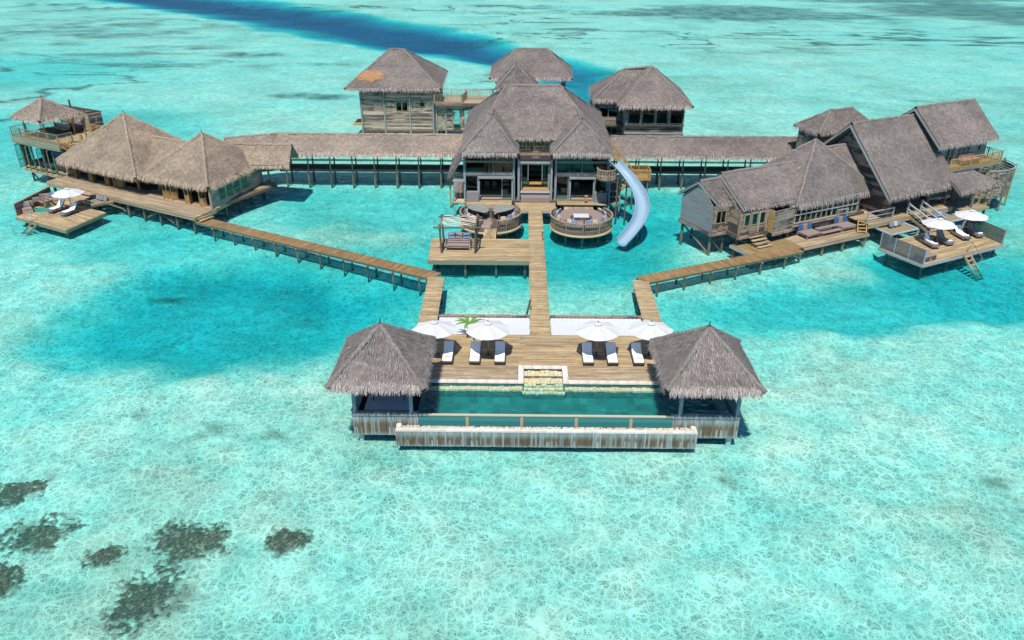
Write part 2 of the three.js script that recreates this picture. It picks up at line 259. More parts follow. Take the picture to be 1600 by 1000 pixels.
function depth(x, z) {
  let d = 0.55 + 0.4 * fbm(x * 0.05, z * 0.05, 41, 3) + 0.35 * fbm(x * 0.3, z * 0.3, 45, 3) + 0.6 * (fbm(x * 0.55, z * 0.7, 49, 4) - 0.5) * sm(-120, -60, z);
  const wx = (fbm(x * 0.12, z * 0.12, 51, 4) - 0.5) * 9, wz = (fbm(x * 0.12, z * 0.12, 57, 4) - 0.5) * 9;
  for (const [bx, bz, rx, rz, t, e] of blobs) { const px = x - bx + wx, pz = z - bz + wz, c = Math.cos(t), s = Math.sin(t), u = (px * c - pz * s) / rx, v = (px * s + pz * c) / rz; d += e * (e > 1.45 ? sm(1.2, 0.62, Math.hypot(u, v)) : sm(1.25, 0.45, Math.hypot(u, v))); }
  return (d + channel(x, z)) * 0.95 / (1.15 + 0.86 * Math.hypot(z, 27) / 27);
}
const reefs = [ // x, z, rx, rz, strength
  [75, -302, 46, 40, 1.1], [108, -290, 24, 24, 0.9], [38, -296, 26, 16, 0.9], [172, -312, 58, 50, 1.1], [168, -275, 30, 18, 1], [162, -370, 70, 40, 1], [13, -247, 12, 6, 1], [25, -294, 16, 9, 0.8], [-66, -193, 11, 9, 0.8], [-39, -141, 9, 4.5, 0.95], [-88, -203, 22, 8, 0.75], [-124, -240, 64, 44, 0.72], [-30, -58, 4, 2.6, 0.55], [-18.5, -54, 3, 1.8, 0.48], [-24, -49, 4, 1.8, 0.42], [-35, -60, 4, 2.4, 0.5], [-26, -54, 4, 2.4, 0.42], [-33, -52, 3, 2, 0.4], [2, -62, 3, 2, 0.34], [24, -57, 4, 1.8, 0.4], [33, -62, 4, 2, 0.4], [5, -56, 3, 1.4, 0.36], [130, -190, 40, 12, 0.55], [60, -200, 30, 8, 0.5], [-50, -176, 20, 6, 0.6], [-80, -175, 24, 7, 0.55], [-28, -152, 10, 4, 0.5], [-70, -225, 40, 14, 0.6],
  [70, -140, 26, 5, 0.62], [88, -128, 10, 4, 0.75], [62, -118, 10, 3.5, 0.6], [100, -150, 22, 6, 0.6], [40, -165, 26, 5, 0.5], [120, -120, 14, 5, 0.55], [78, -104, 9, 3, 0.5], [20, -170, 16, 4, 0.5], [-30, -108, 7, 2.5, 0.5], [-42, -120, 10, 3, 0.45],
  [-25.3, -40.7, 6, 3.5, 0.46], [-19.2, -38.0, 7, 3.2, 0.5], [-16.0, -40.8, 5, 2.4, 0.46], [-23.0, -35.3, 5, 2.4, 0.44], [-28.7, -36.3, 7, 3, 0.3], [9.9, -34.8, 6, 2.4, 0.48], [3.8, -33.4, 3, 1.3, 0.3], [24.8, -32.5, 3.2, 5, 0.5], [27.1, -38.2, 3, 3, 0.42], [20.9, -28.6, 5, 2.4, 0.28], [-22.0, -27.7, 3.4, 2, 0.5], [-25.4, -29.6, 3.4, 2.4, 0.55], [-17.7, -25.2, 3.6, 2.8, 0.55], [-27.8, -32.9, 2.4, 2, 0.6], [-26.8, -26.4, 3, 1.6, 0.5], [-18.2, -29.0, 2.6, 1.4, 0.4], [8.5, -43.0, 5, 4, 0.3], [13.3, -47.8, 5, 3, 0.28],
];
function reef(x, z) {
  let m = 0;
  for (const [bx, bz, rx, rz, s] of reefs) { const q = Math.hypot((x - bx) / rx, (z - bz) / rz); if (q < 1.6) m = Math.max(m, s * sm(1.5, 0.2, q)); }
  let thin = 0;
  if (z < -95 && z > -330) { const wx = x + (fbm(x * 0.05, z * 0.05, 141, 3) - 0.5) * 40, r = 1 - Math.abs(2 * fbm(wx * 0.05, z * 0.1, 143, 6) - 1), gate = sm(0.42, 0.6, fbm(x * 0.018 + 3, z * 0.022, 149, 3)); thin = sm(0.9, 0.985, r) * gate * 0.85 + sm(0.8, 0.98, r) * gate * 0.16; }
  if (m <= 0) return thin;
  const far = z < -100, wx = x + (fbm(x * 0.07, z * 0.07, 63, 3) - 0.5) * (far ? 26 : 2), wz = z + (fbm(x * 0.07, z * 0.07, 65, 3) - 0.5) * (far ? 16 : 2), f = far ? fbm(wx * 0.12, wz * 0.15, 61, 6) : fbm(wx * 0.9, wz * 0.9, 61, 5);
  return far ? Math.max(thin, 0) * 0.6 + (1 - 0.6 * thin) * sm(0.47, 0.68, m * 0.5 + f * 0.62 - 0.06) * Math.min(1, m * 1.2) * (0.45 + 0.55 * noise(x * 0.6, z * 0.45, 69)) : sm(0.62, 0.8, m * 0.75 + f * 0.55) * Math.min(1, m * 1.35);
}
{
  const line = (list) => { const a = []; for (const [from, to, s0, s1] of list) { let x = from; while (x < to) { a.push(x); x += mix(s0, s1, (x - from) / (to - from)); } } a.push(list.at(-1)[1]); return a; };
  const half = line([[0, 48, 0.42, 0.42], [48, 120, 0.45, 2.4], [120, 340, 2.4, 6], [340, 3000, 10, 400]]);
  const X = [...half.slice(1).reverse().map((x) => -x), ...half], Z = line([[-30, 15, 3, 3], [15, 95, 0.42, 0.42], [95, 200, 0.45, 1.2], [200, 460, 1.2, 4], [460, 4000, 6, 500]]).map((z) => -z);
  const nx = X.length, nz = Z.length, P = new Float32Array(nx * nz * 3), C = new Float32Array(nx * nz * 3), U = new Float32Array(nx * nz * 2), I = [];
  for (let j = 0; j < nz; j++) for (let i = 0; i < nx; i++) {
    const x = X[i], z = Z[j], k = j * nx + i, far = Math.abs(x) > 600 || z < -700, d = far ? 2.3 / (1.1 + Math.hypot(x, z) / 27) : depth(x, z), m = far ? 0 : reef(x, z);
    const p = fbm(x * 0.22, z * 0.22, 81, 4), g = fbm(x * 0.045, z * 0.045, 87, 3), lump = m > 0.02 ? d * m * (0.05 + 0.25 * noise(x * 1.7, z * 1.7, 99)) : 0;
    P.set([x, WL - d + lump, z], k * 3); U.set([x / 26, z / 26], k * 2);
    const s = 0.86 + 0.2 * p + 0.1 * (g - 0.5), al = sm(0.5, 0.75, fbm(x * 0.1 + 9, z * 0.1, 33, 4)) * 0.32;
    const sand = [1.0 * s, 0.95 * s, 0.75 * s], alg = [0.42, 0.42, 0.26], q = 0.55 + 0.9 * noise(x * 2.3, z * 2.3, 5), rf = z < -100 ? [0.07 * q, 0.15 * q, 0.12 * q] : [0.12 * q, 0.13 * q, 0.06 * q];
    for (let c = 0; c < 3; c++) C[k * 3 + c] = mix(mix(sand[c], alg[c], al), rf[c], Math.min(0.95, m));
  }
  for (let j = 0; j + 1 < nz; j++) for (let i = 0; i + 1 < nx; i++) { const a = j * nx + i; I.push(a, a + 1, a + nx, a + 1, a + nx + 1, a + nx); }
  const g = new THREE.BufferGeometry();
  g.setAttribute('position', new THREE.BufferAttribute(P, 3)); g.setAttribute('color', new THREE.BufferAttribute(C, 3)); g.setAttribute('uv', new THREE.BufferAttribute(U, 2)); g.setIndex(I); g.computeVertexNormals();
  // caustic light net imitated by tilted sand normals on a 26 m tile: smooth low crests that meet in an uneven net, coarse pitted hollows between them
  const pts = (N, q) => Array.from({ length: N * N }, (_, k) => [hash(k, 1, q), hash(k, 2, q), hash(k, 3, q)]), nets = [[50, pts(50, 3), 0.27], [74, pts(74, 5), 0.16]];
  const rough = (u, v) => {                                              // 0 on the bright net lines, up to 1 in the darker cells
    const wu = (fbm(u * 34, v * 34, 23, 2, 34) - 0.5) * 0.018 + (noise(u * 9, v * 9, 25, 9) - 0.5) * 0.02, wv = (fbm(u * 34, v * 34, 29, 2, 34) - 0.5) * 0.018 + (noise(u * 9, v * 9, 27, 9) - 0.5) * 0.02; let c = 0, own = 0;
    nets.forEach(([N, S, w], n) => {
      const x = (u + wu) * N, y = (v + wv) * N, i = Math.floor(x), j = Math.floor(y); let f1 = 9, f2 = 9, id = 0;
      for (let p = -1; p < 2; p++) for (let q = -1; q < 2; q++) { const t = S[mod(j + q, N) * N + mod(i + p, N)], dx = i + p + t[0] - x, dy = j + q + t[1] - y, d = dx * dx + dy * dy; if (d < f1) { f2 = f1; f1 = d; id = t[2]; } else if (d < f2) f2 = d; }
      c = Math.max(c, sm(w * (0.35 + 1.3 * noise(u * 40, v * 40, 61 + N, 40)), 0.01, Math.sqrt(f2) - Math.sqrt(f1))); if (!n) own = id;
    });
    return (1 - c) * (0.5 + 0.55 * own) * (0.7 + 0.5 * fbm(u * 7, v * 7, 77, 3, 7));
  };
  const causticRelief = tex(1536, 1536, (u, v) => { const a = rr(0, 6.283), k = rough(u, v) * Math.sqrt(R()) * 3.5, nx = Math.cos(a) * k, ny = Math.sin(a) * k, l = Math.hypot(nx, ny, 1); return [0.5 + 0.5 * nx / l, 0.5 + 0.5 * ny / l, 0.5 + 0.5 / l]; });
  const speck = tex(1024, 1024, (u, v) => { const k = 0.86 + 0.2 * (fbm(u * 48, v * 48, 7, 4, 48) - 0.5) + 0.1 * (noise(u * 400, v * 400, 17, 400) - 0.5); return [k, k, k * 0.98]; }, true);
  const bed = new THREE.Mesh(g, new THREE.MeshStandardMaterial({ vertexColors: true, map: speck, normalMap: causticRelief, roughness: 1 }));
  bed.name = 'seabed'; bed.userData = { kind: 'structure', label: 'pale sandy lagoon bed with darker reef patches', category: 'seabed' };
  scene.add(bed);
}
{
  const body = new THREE.Mesh(new THREE.BoxGeometry(5900, 24, 3970).translate(0, WL - 12, -1965), new THREE.MeshPhysicalMaterial({ color: lin(0.1, 0.5, 0.55), transparent: true, opacity: 0.01, roughness: 0.2, thickness: 1, attenuationColor: lin(0.685, 0.949, 0.973), attenuationDistance: 0.33 }));
  body.name = 'water'; body.userData = { kind: 'structure', label: 'clear turquoise lagoon water', category: 'sea' };
  scene.add(body);
  const tile = 34, waves = Array.from({ length: 46 }, () => { const L = 0.55 * Math.pow(7, R() * R()), k = tile / L, t = rr(0, 2 * Math.PI); return [Math.round(k * Math.cos(t)), Math.round(k * Math.sin(t)), rr(0, 6.28), Math.pow(L, 0.9)]; });
  const tot = waves.reduce((s, w) => s + w[3], 0), wb = tex(1024, 1024, (u, v) => { let h = 0; for (const [a, b, p, A] of waves) h += A * (1 - 2 * Math.abs(Math.sin(Math.PI * (a * u + b * v) + p))); return 0.5 + 0.5 * h / tot * 2.2; });
  const n = 60, g = new THREE.PlaneGeometry(5900, 3970, n, n).rotateX(-Math.PI / 2).translate(0, WL + 0.006, -1965), p = g.attributes.position, u = g.attributes.uv;
  for (let i = 0; i < u.count; i++) u.setXY(i, p.getX(i) / tile, p.getZ(i) / tile);
  const s = new THREE.Mesh(g, new THREE.MeshPhysicalMaterial({ color: lin(1, 1, 1), transmission: 1, thickness: 0, roughness: 0.05, ior: 1.33, specularIntensity: 0.16, bumpMap: wb, bumpScale: 0.28 }));
  s.name = 'water_surface'; s.userData = { kind: 'structure', label: 'rippled surface of the lagoon', category: 'sea' };
  scene.add(s);
}
// ---------- pool terrace ----------
const DK = 1.8;
const stainT = [0, 1, 2, 3].map((s) => tex(32, 256, (u, v) => {                 // boards washed pale, streaked with rust along the grain
  const st = fbm(u * 4 + s * 7, v * 1.3 + s * 3, 201, 3), fine = noise(u * 12, v * 5 + s, 203), rust = sm(0.36, 0.55, noise(u * 1.6 + s * 3, v * 2.4 + s * 5.3, 207)) * sm(0.05, 0.3, v) * sm(0.85, 0.5, v), pale = sm(0.45, 0.7, fbm(u * 5, v * 0.8 + s * 4, 211, 3));
  const k = 0.62 + 0.3 * st + 0.1 * fine; let c = [k * 0.86, k * 0.9, k * 0.87]; c = c.map((x, i) => mix(x, [0.9, 0.94, 0.91][i], pale * 0.5)); return c.map((x, i) => mix(x, [0.5, 0.37, 0.24][i], rust * (s === 3 ? 0.2 : 0.8)));
}, true));
const stainG = Array.from({ length: 6 }, () => { const b = new THREE.BoxGeometry(1, 1, 1), u = b.attributes.uv, ox = rr(0, 1), oy = rr(-0.12, 0.12); for (let i = 0; i < u.count; i++) u.setXY(i, u.getX(i) * 0.6 + ox, u.getY(i) * 0.86 + 0.07 + oy * 0.5); return b; });
const stainM = stainT.flatMap((t) => [0.42, 0.5, 0.58].map((k) => M([k, k, k], { map: t, roughness: 0.7 })));
function clad(parent, x0, x1, z, y0, y1, pw = 0.13) { const n = Math.round((x1 - x0) / pw); for (let k = 0; k < n; k++) { const o = mesh(parent, 'board', pick(stainG), stainM, [mix(x0, x1, (k + 0.5) / n), (y0 + y1) / 2, z + rr(-0.008, 0.008)]); o.scale.set((x1 - x0) / n - 0.012, y1 - y0 + rr(-0.02, 0.02), 0.05); } }
{
  const t = T('pool_deck', 'wide tan plank sun deck beside the swimming pool, between the two thatched pavilions', 'deck', [0, DK, -45.2], 'P');
  rect(t, -9.05, 9.05, -48.3, -43.95, DK, deckW, { pw: 0.155, seg: 4.6 });
  for (const s of [-1, 1]) rows(t, -43.93, -42.12, () => (s < 0 ? [-9.05, -1.6] : [1.6, 9.05]), DK, paleW, { pw: 0.155, seg: 4 });
  beam(t, 'fascia', [-9.05, DK - 0.2, -48.34], [9.05, DK - 0.2, -48.34], 0.06, 0.32, mossW);
  for (const s of [-1, 1]) beam(t, 'fascia', [s * 9.08, DK - 0.22, -48.3], [s * 9.08, DK - 0.22, -42.2], 0.06, 0.34, mossW);
  for (const x of [-8.6, -5.2, -1.8, 1.8, 5.2, 8.6]) for (const z of [-48, -45.2, -42.6]) pile(t, x, z, DK - 0.06);
  for (const z of [-47.8, -45.2, -42.7]) beam(t, 'joist', [-9, DK - 0.2, z], [9, DK - 0.2, z], 0.12, 0.26, darkW);
}
{ // the pool: basin, stones, coping, lip, spill trough
  const t = T('swimming_pool', 'long rectangular pool of dark teal water with pale stone coping', 'pool', [0, DK, -40], 'P');
  const pit = tex(512, 512, (u, v) => { const a = fbm(u * 16, v * 16, 221, 4, 16), i = (noise(Math.floor(u * 48), Math.floor(v * 48), 3) - 0.5) * 0.2; return [0.5 + 0.35 * a + i, 0.68 + 0.3 * a + i, 0.68 + 0.3 * a + i]; }, true);
  const pm = M([0.035, 0.25, 0.22], { map: pit, roughness: 0.6 }), X0 = -7.38, X1 = 11.1, Zb = -41.78, Zf = -38.14;
  const side = (n, c, s) => { const o = box(t, n, c, s, pm); return o; };
  side('pool_floor', [(X0 + X1) / 2, 0.95, -40], [X1 - X0 + 0.2, 0.3, 3.6]); side('pool_wall', [(X0 + X1) / 2, 1.0, Zb - 0.1], [X1 - X0 + 0.4, 1.3, 0.18]); side('pool_wall', [X0 - 0.05, 1.05, -40], [0.16, 1.4, 3.62]); side('pool_wall', [X1 + 0.06, 1.05, -40], [0.16, 1.4, 3.62]);
  side('pool_wall', [0.05, 1.02, Zf], [14.9, 1.44, 0.14]); side('pool_wall', [9.3, 1.02, Zf - 0.05], [3.6, 1.44, 0.1]);
  box(t, 'underside', [0, 0.46, -40.1], [21.6, 0.14, 3.6], darkW);
  // coping, as separate slabs
  const slab = (x0, x1, z0, z1, n, alongX = true) => { for (let k = 0; k < n; k++) { const a = k / n, b = (k + 1) / n; const q = alongX ? [mix(x0, x1, a), mix(x0, x1, b), z0, z1] : [x0, x1, mix(z0, z1, a), mix(z0, z1, b)]; const o = mesh(t, 'coping_stone', unitBoxes[0], stoneMs, [(q[0] + q[1]) / 2, DK + 0.01, (q[2] + q[3]) / 2]); o.scale.set(Math.abs(q[1] - q[0]) - 0.01, 0.08, Math.abs(q[3] - q[2]) - 0.01); } };
  const stoneMs = [[0.8, 0.76, 0.69], [0.76, 0.7, 0.61], [0.82, 0.79, 0.73], [0.74, 0.7, 0.64]].map((c) => M(c, { map: grainT, roughness: 0.7 }));
  slab(-7.3, -1.58, -42.1, -41.74, 9); slab(1.62, 7.3, -42.1, -41.74, 9); slab(-1.58, -1.22, -43.94, -41.74, 3, false); slab(1.26, 1.62, -43.94, -41.74, 3, false); slab(-1.22, 1.26, -43.94, -43.58, 4);
  // golden stone ledges and steps, stone by stone
  const gold = [[0.6, 0.5, 0.26], [0.64, 0.54, 0.32], [0.58, 0.52, 0.34], [0.56, 0.53, 0.36], [0.62, 0.46, 0.2], [0.66, 0.59, 0.4], [0.55, 0.5, 0.3]].map((c) => M(c, { roughness: 0.75 }));
  const stoneG = [0, 1, 2].map((k) => { const g = new THREE.BoxGeometry(1, 1, 1, 3, 2, 3), p = g.attributes.position; for (let i = 0; i < p.count; i++) { const x = p.getX(i), y = p.getY(i), z = p.getZ(i), h = (q) => hash(Math.round(x * 9), Math.round(y * 9) + 50 * Math.round(z * 9), q + k * 7) - 0.5; p.setXYZ(i, x * (1 - 0.12 * Math.abs(z)) + 0.09 * h(1), y + 0.14 * h(2), z * (1 - 0.12 * Math.abs(x)) + 0.09 * h(3)); } g.computeVertexNormals(); return g; });
  const course = (x0, x1, z0, z1, y, n, m, hh = 0.3) => { for (let j = 0; j < m; j++) { let x = x0; while (x < x1 - 0.03) { const w = Math.min(x1 - x, (x1 - x0) / n * rr(0.65, 1.4)), o = mesh(t, 'stone', pick(stoneG), gold, [x + w / 2, y - hh / 2 + rr(-0.035, 0.02), mix(z0, z1, (j + 0.5) / m) + rr(-0.02, 0.02)]); o.scale.set(w - 0.01, hh, Math.abs(z1 - z0) / m * rr(0.9, 1.08)); o.rotation.y = rr(-0.12, 0.12); x += w; } } };
  course(-7.3, -1.3, -41.58, -41.2, 1.67, 26, 2, 0.12); course(1.35, 7.4, -41.58, -41.2, 1.67, 26, 2, 0.12);
  course(-1.2, 1.25, -43.55, -41.95, 1.68, 10, 7, 0.14); course(-1.2, 1.25, -41.92, -41.68, 1.66, 9, 1, 0.12); course(-1.22, 1.27, -41.6, -41.34, 1.6, 9, 1, 0.12); course(-1.32, 1.38, -41.26, -41.0, 1.54, 10, 1, 0.12);
  for (const x of [-4.3, 4.4]) box(t, 'ledge_bed', [x, 1.3, -41.45], [5.9, 0.46, 0.55], pm);
  box(t, 'step_bed', [0, 1.35, -42.6], [2.9, 0.3, 2.2], pm); box(t, 'step_bed', [0, 1.1, -41.4], [2.6, 0.7, 0.8], pm); 
  // lip and the wet wall below it
  beam(t, 'lip', [-7.4, DK - 0.0, Zf], [7.5, DK - 0.0, Zf], 0.15, 0.07, M([0.5, 0.4, 0.28]));
  const fw = M([0.03, 0.17, 0.16], { roughness: 0.12 });
  box(t, 'spill_wall', [0.05, 1.3, Zf + 0.1], [14.86, 0.86, 0.05], fw);
  for (let k = 0; k < 4; k++) { const x = mix(-4.55, 7.0, k / 3.6); box(t, 'spill_strip', [x, 1.36, Zf + 0.14], [0.17, 0.74, 0.04], M([0.42, 0.27, 0.15])); }
  // trough
  box(t, 'trough_bed', [0.08, 0.55, -37.79], [17.3, 0.96, 0.72], greyW);
  for (let k = 0; k < 24; k++) { const a = mix(-8.72, 8.9, k / 24), b = mix(-8.72, 8.9, (k + 1) / 24); const o = mesh(t, 'coping_stone', unitBoxes[1], stoneMs, [(a + b) / 2, 1.17, -37.5]); o.scale.set(b - a - 0.01, 0.09, 0.3); }
  for (const x of [-8.57, 8.75]) { const o = mesh(t, 'coping_stone', unitBoxes[2], stoneMs, [x, 1.172, -37.92]); o.scale.set(0.3, 0.09, 0.52); }
  const pebG = new THREE.IcosahedronGeometry(1, 0), peb = new THREE.InstancedMesh(pebG, M([1, 1, 1], { roughness: 0.8 }), 3600), mt = new THREE.Matrix4();
  for (let k = 0; k < 3600; k++) { mt.compose(V3(rr(-8.4, 8.58), 1.035 + rr(0, 0.05) - DK, rr(-38.14, -37.66) + 40), new THREE.Quaternion().setFromEuler(new THREE.Euler(rr(0, 3), rr(0, 3), 0)), V3(rr(0.025, 0.05), rr(0.015, 0.03), rr(0.025, 0.05))); peb.setMatrixAt(k, mt); const q = R() < 0.12 ? [0.4, 0.26, 0.14] : [rr(0.5, 0.72), rr(0.46, 0.66), rr(0.38, 0.56)]; peb.setColorAt(k, lin(...q)); }
  peb.name = 'pebbles'; peb.userData.kind = 'stuff'; t.add(peb);
  clad(t, -8.72, 8.9, -37.36, 0.1, 1.12);
  for (const x of [-6.4, -3.2, 0, 3.2, 6.4]) for (const z of [-38.1, -41.3]) pile(t, x, z, 0.3, pileW, 0.3, 0.02);
  // water in the pool
  const wb = tex(512, 512, (u, v) => fbm(u * 18, v * 18, 231, 3, 18)), pg = new THREE.BoxGeometry(X1 - X0, 0.72, 3.56); pg.translate((X0 + X1) / 2, DK - 0.05 - 0.36, -40 + 0.04);
  const wm = new THREE.MeshPhysicalMaterial({ color: lin(0.1, 0.5, 0.5), transparent: true, opacity: 0.02, thickness: 1, attenuationColor: lin(0.5, 0.93, 0.92), attenuationDistance: 1 });
  geo(t, 'pool_water', pg, wm);
  const sheet = (x0, x1, z0, z1) => { const g = new THREE.PlaneGeometry(x1 - x0, z1 - z0).rotateX(-Math.PI / 2).translate((x0 + x1) / 2, DK - 0.045, (z0 + z1) / 2), p = g.attributes.position; for (let i = 0; i < 4; i++) g.attributes.uv.setXY(i, p.getX(i) / 6, p.getZ(i) / 6); return g; };
  geo(t, 'pool_surface', mergeGeometries([sheet(X0, X1, -41.74, Zf - 0.08), sheet(-1.2, 1.24, -43.56, -41.742)]), new THREE.MeshPhysicalMaterial({ transmission: 1, thickness: 0, roughness: 0.05, ior: 1.33, bumpMap: wb, bumpScale: 0.1 }));
}
// ---------- pavilions at both ends of the pool ----------
function pavilion(s, label) {
  const c = s < 0 ? -9.6 : 9.45, t = T('thatched_pavilion', label, 'pavilion', [c, DK, -40], 'P', 'square thatched pavilions at the ends of the pool');
  const x0 = s < 0 ? -11.33 : 7.5, x1 = s < 0 ? -7.42 : 11.45;
  clad(t, x0, x1, -38.1, 0.36, DK - 0.06);
  box(t, 'wall', [(x0 + x1) / 2, 1.06, -38.2], [x1 - x0, 1.36, 0.12], greyW);
  beam(t, 'wall_cap', [x0 - 0.02, DK + 0.0, -38.22], [x1 + 0.02, DK + 0.0, -38.22], 0.42, 0.1, blueW);
  const ox = s < 0 ? x0 + 0.06 : x1 - 0.06;
  box(t, 'wall', [ox, 1.06, -40.3], [0.14, 1.36, 4.0], greyW); beam(t, 'wall_cap', [ox, DK - 0.005, -42.3], [ox, DK - 0.005, -38.45], 0.4, 0.1, blueW);
  for (const x of [x0 + 0.15, s < 0 ? x1 - 0.42 : x0 + 0.45, x1 - 0.15].filter((x) => Math.abs(x) > 7.7 || true).filter((x, k) => (s < 0 ? k < 2 : k > 0))) for (const z of [-38.25, -42.1]) beam(t, 'post', [x, DK + 0.05, z], [x, 4.55, z], 0.2, 0.2, blueW);
  const e = 4.2, p = [c - 2.72, e, -36.95], q = [c + 2.74, e, -36.9], r = [c + 2.74, e, -42.88], w = [c - 2.72, e, -42.88], a = [c, 6.7, -39.9];
  hipRoof(t, p, q, r, w, a, a, thG, { dens: 70, fringe: 95, fl: 0.5, th: 0.3 });
  for (const [i, j] of [[p, q], [q, r], [r, w], [w, p]]) beam(t, 'wall_plate', lp(add(i, [0, -0.15, 0]), [c, e - 0.15, -39.9], 0.28), lp(add(j, [0, -0.15, 0]), [c, e - 0.15, -39.9], 0.28), 0.12, 0.16, darkW);
  for (const i of [p, q, r, w]) beam(t, 'rafter', add(lp(i, a, 0.05), [0, -0.3, 0]), add(a, [0, -0.3, 0]), 0.1, 0.12, darkW);
  finial(t, [c, 6.72, -39.9]);
  for (const x of [x0 + 0.35, x1 - 0.35]) for (const z of [-38.5, -41.8]) pile(t, x, z, 0.5, M([0.5, 0.5, 0.46]), 0.22, 0.02);
  if (s < 0) {
    box(t, 'floor', [c + 0.2, 1.25, -40.3], [3.6, 0.12, 3.9], darkM); box(t, 'platform', [c + 0.15, 1.45, -39.9], [2.7, 0.3, 2.0], M([0.5, 0.5, 0.49]));
    box(t, 'floor', [c + 0.4, 1.76, -41.9], [4.4, 0.1, 0.9], paleW);
  } else box(t, 'ledge', [10.75, 1.45, -40], [0.5, 0.5, 3.3], M([0.16, 0.26, 0.2]));
  return t;
}
pavilion(-1, 'square thatched pavilion with a dark bench beneath it at the pool end');
pavilion(1, 'square thatched pavilion built out over the pool water, without any bench beneath it');
{
  const t = T('bench', 'low dark bench on the platform under the pavilion roof', 'bench', [-9.5, 1.6, -40.2], 'P');
  pad(t, 'seat', [-9.45, 1.98, -40.25], [2.3, 0.12, 0.7], greyC); beam(t, 'backrest', [-10.6, 2.2, -40.62], [-8.3, 2.2, -40.62], 0.06, 0.3, darkW);
  for (const x of [-10.4, -8.5]) for (const z of [-39.98, -40.55]) beam(t, 'leg', [x, 1.6, z], [x, 1.95, z], 0.07, 0.07, darkW);
}
// ---------- loungers and parasols ----------
function lounger(label, at, turn, F, look, group) {                   // head towards -z
  const t = T('sun_lounger', label, 'sun lounger', at, F, group), [x, y, z] = at; t.rotation.y += turn;
  const w = 0.68, cm = look.pad, L = 2.05, tilt = look.tilt ?? 0.62, back = 0.78;
  for (const s of [-1, 1]) beam(t, 'side_rail', [x + s * w / 2, y + 0.27, z + L / 2], [x + s * w / 2, y + 0.27, z - L / 2], 0.06, 0.09, look.wood);
  for (const e of [-1, 1]) beam(t, 'end_rail', [x - w / 2, y + 0.27, z + e * (L / 2 - 0.02)], [x + w / 2, y + 0.27, z + e * (L / 2 - 0.02)], 0.05, 0.085, look.wood);
  for (const s of [-1, 1]) for (const e of [-1, 1]) beam(t, 'leg', [x + s * (w / 2 - 0.04), y, z + e * (L / 2 - 0.18)], [x + s * (w / 2 - 0.04), y + 0.26, z + e * (L / 2 - 0.18)], 0.07, 0.07, look.wood);
  const zh = z - L / 2 + back;                                         // hinge
  pad(t, 'mattress', [x, y + 0.37, (zh + z + L / 2) / 2], [w - 0.02, 0.13, z + L / 2 - zh], cm);
  const c = [x, y + 0.37 + Math.sin(tilt) * back / 2, zh - Math.cos(tilt) * back / 2];
  pad(t, 'backrest', c, [w - 0.02, 0.13, back + 0.08], cm, 0, tilt);
  beam(t, 'prop', [x - 0.2, y + 0.28, zh - 0.5], [x - 0.2, y + 0.36 + Math.sin(tilt) * 0.5, zh - Math.cos(tilt) * 0.5], 0.03, 0.03, look.wood); beam(t, 'prop', [x + 0.2, y + 0.28, zh - 0.5], [x + 0.2, y + 0.36 + Math.sin(tilt) * 0.5, zh - Math.cos(tilt) * 0.5], 0.03, 0.03, look.wood);
  if (look.towel) {
    const tw = w * look.towel, ty = 0.445; box(t, 'towel', [x, y + ty, (zh + z + L / 2) / 2 - 0.12], [tw, 0.02, z + L / 2 - zh - 0.3], whiteC);
    const o = box(t, 'towel', add(c, [0, Math.cos(tilt) * 0.075, Math.sin(tilt) * 0.075]), [tw, 0.02, back], whiteC); o.rotation.x = tilt;
    if (look.roll) pole(t, 'rolled_towel', [x - 0.2, y + 0.5, z + L / 2 - 0.22], [x + 0.2, y + 0.5, z + L / 2 - 0.22], 0.075, whiteC);
  }
  if (look.strap) box(t, 'folded_strap', [x + 0.02, y + 0.445, z + L / 2 - 0.42], [0.42, 0.02, 0.05], taupe);
  return t;
}
const poolLook = { pad: whiteC, wood: darkW, strap: true, tilt: 0.5 };
[[-6.25, 'white poolside lounger next to the parasol closest to the pavilion with the bench'], [-4.45, 'white lounger beside the potted palm'], [-2.8, 'white lounger on the jetty side of the parasol next to the potted palm'], [3.0, 'white lounger just past the central jetty, first in its row of four'], [4.6, 'white lounger second in the row of four past the central jetty'], [6.3, 'white lounger third in the row of four past the central jetty'], [7.9, 'white lounger half hidden by the roof of the pavilion over the water']].forEach(([x, l]) => lounger(l, [x, DK, -44.9], 0, 'P', poolLook, 'white loungers on the pool deck'));
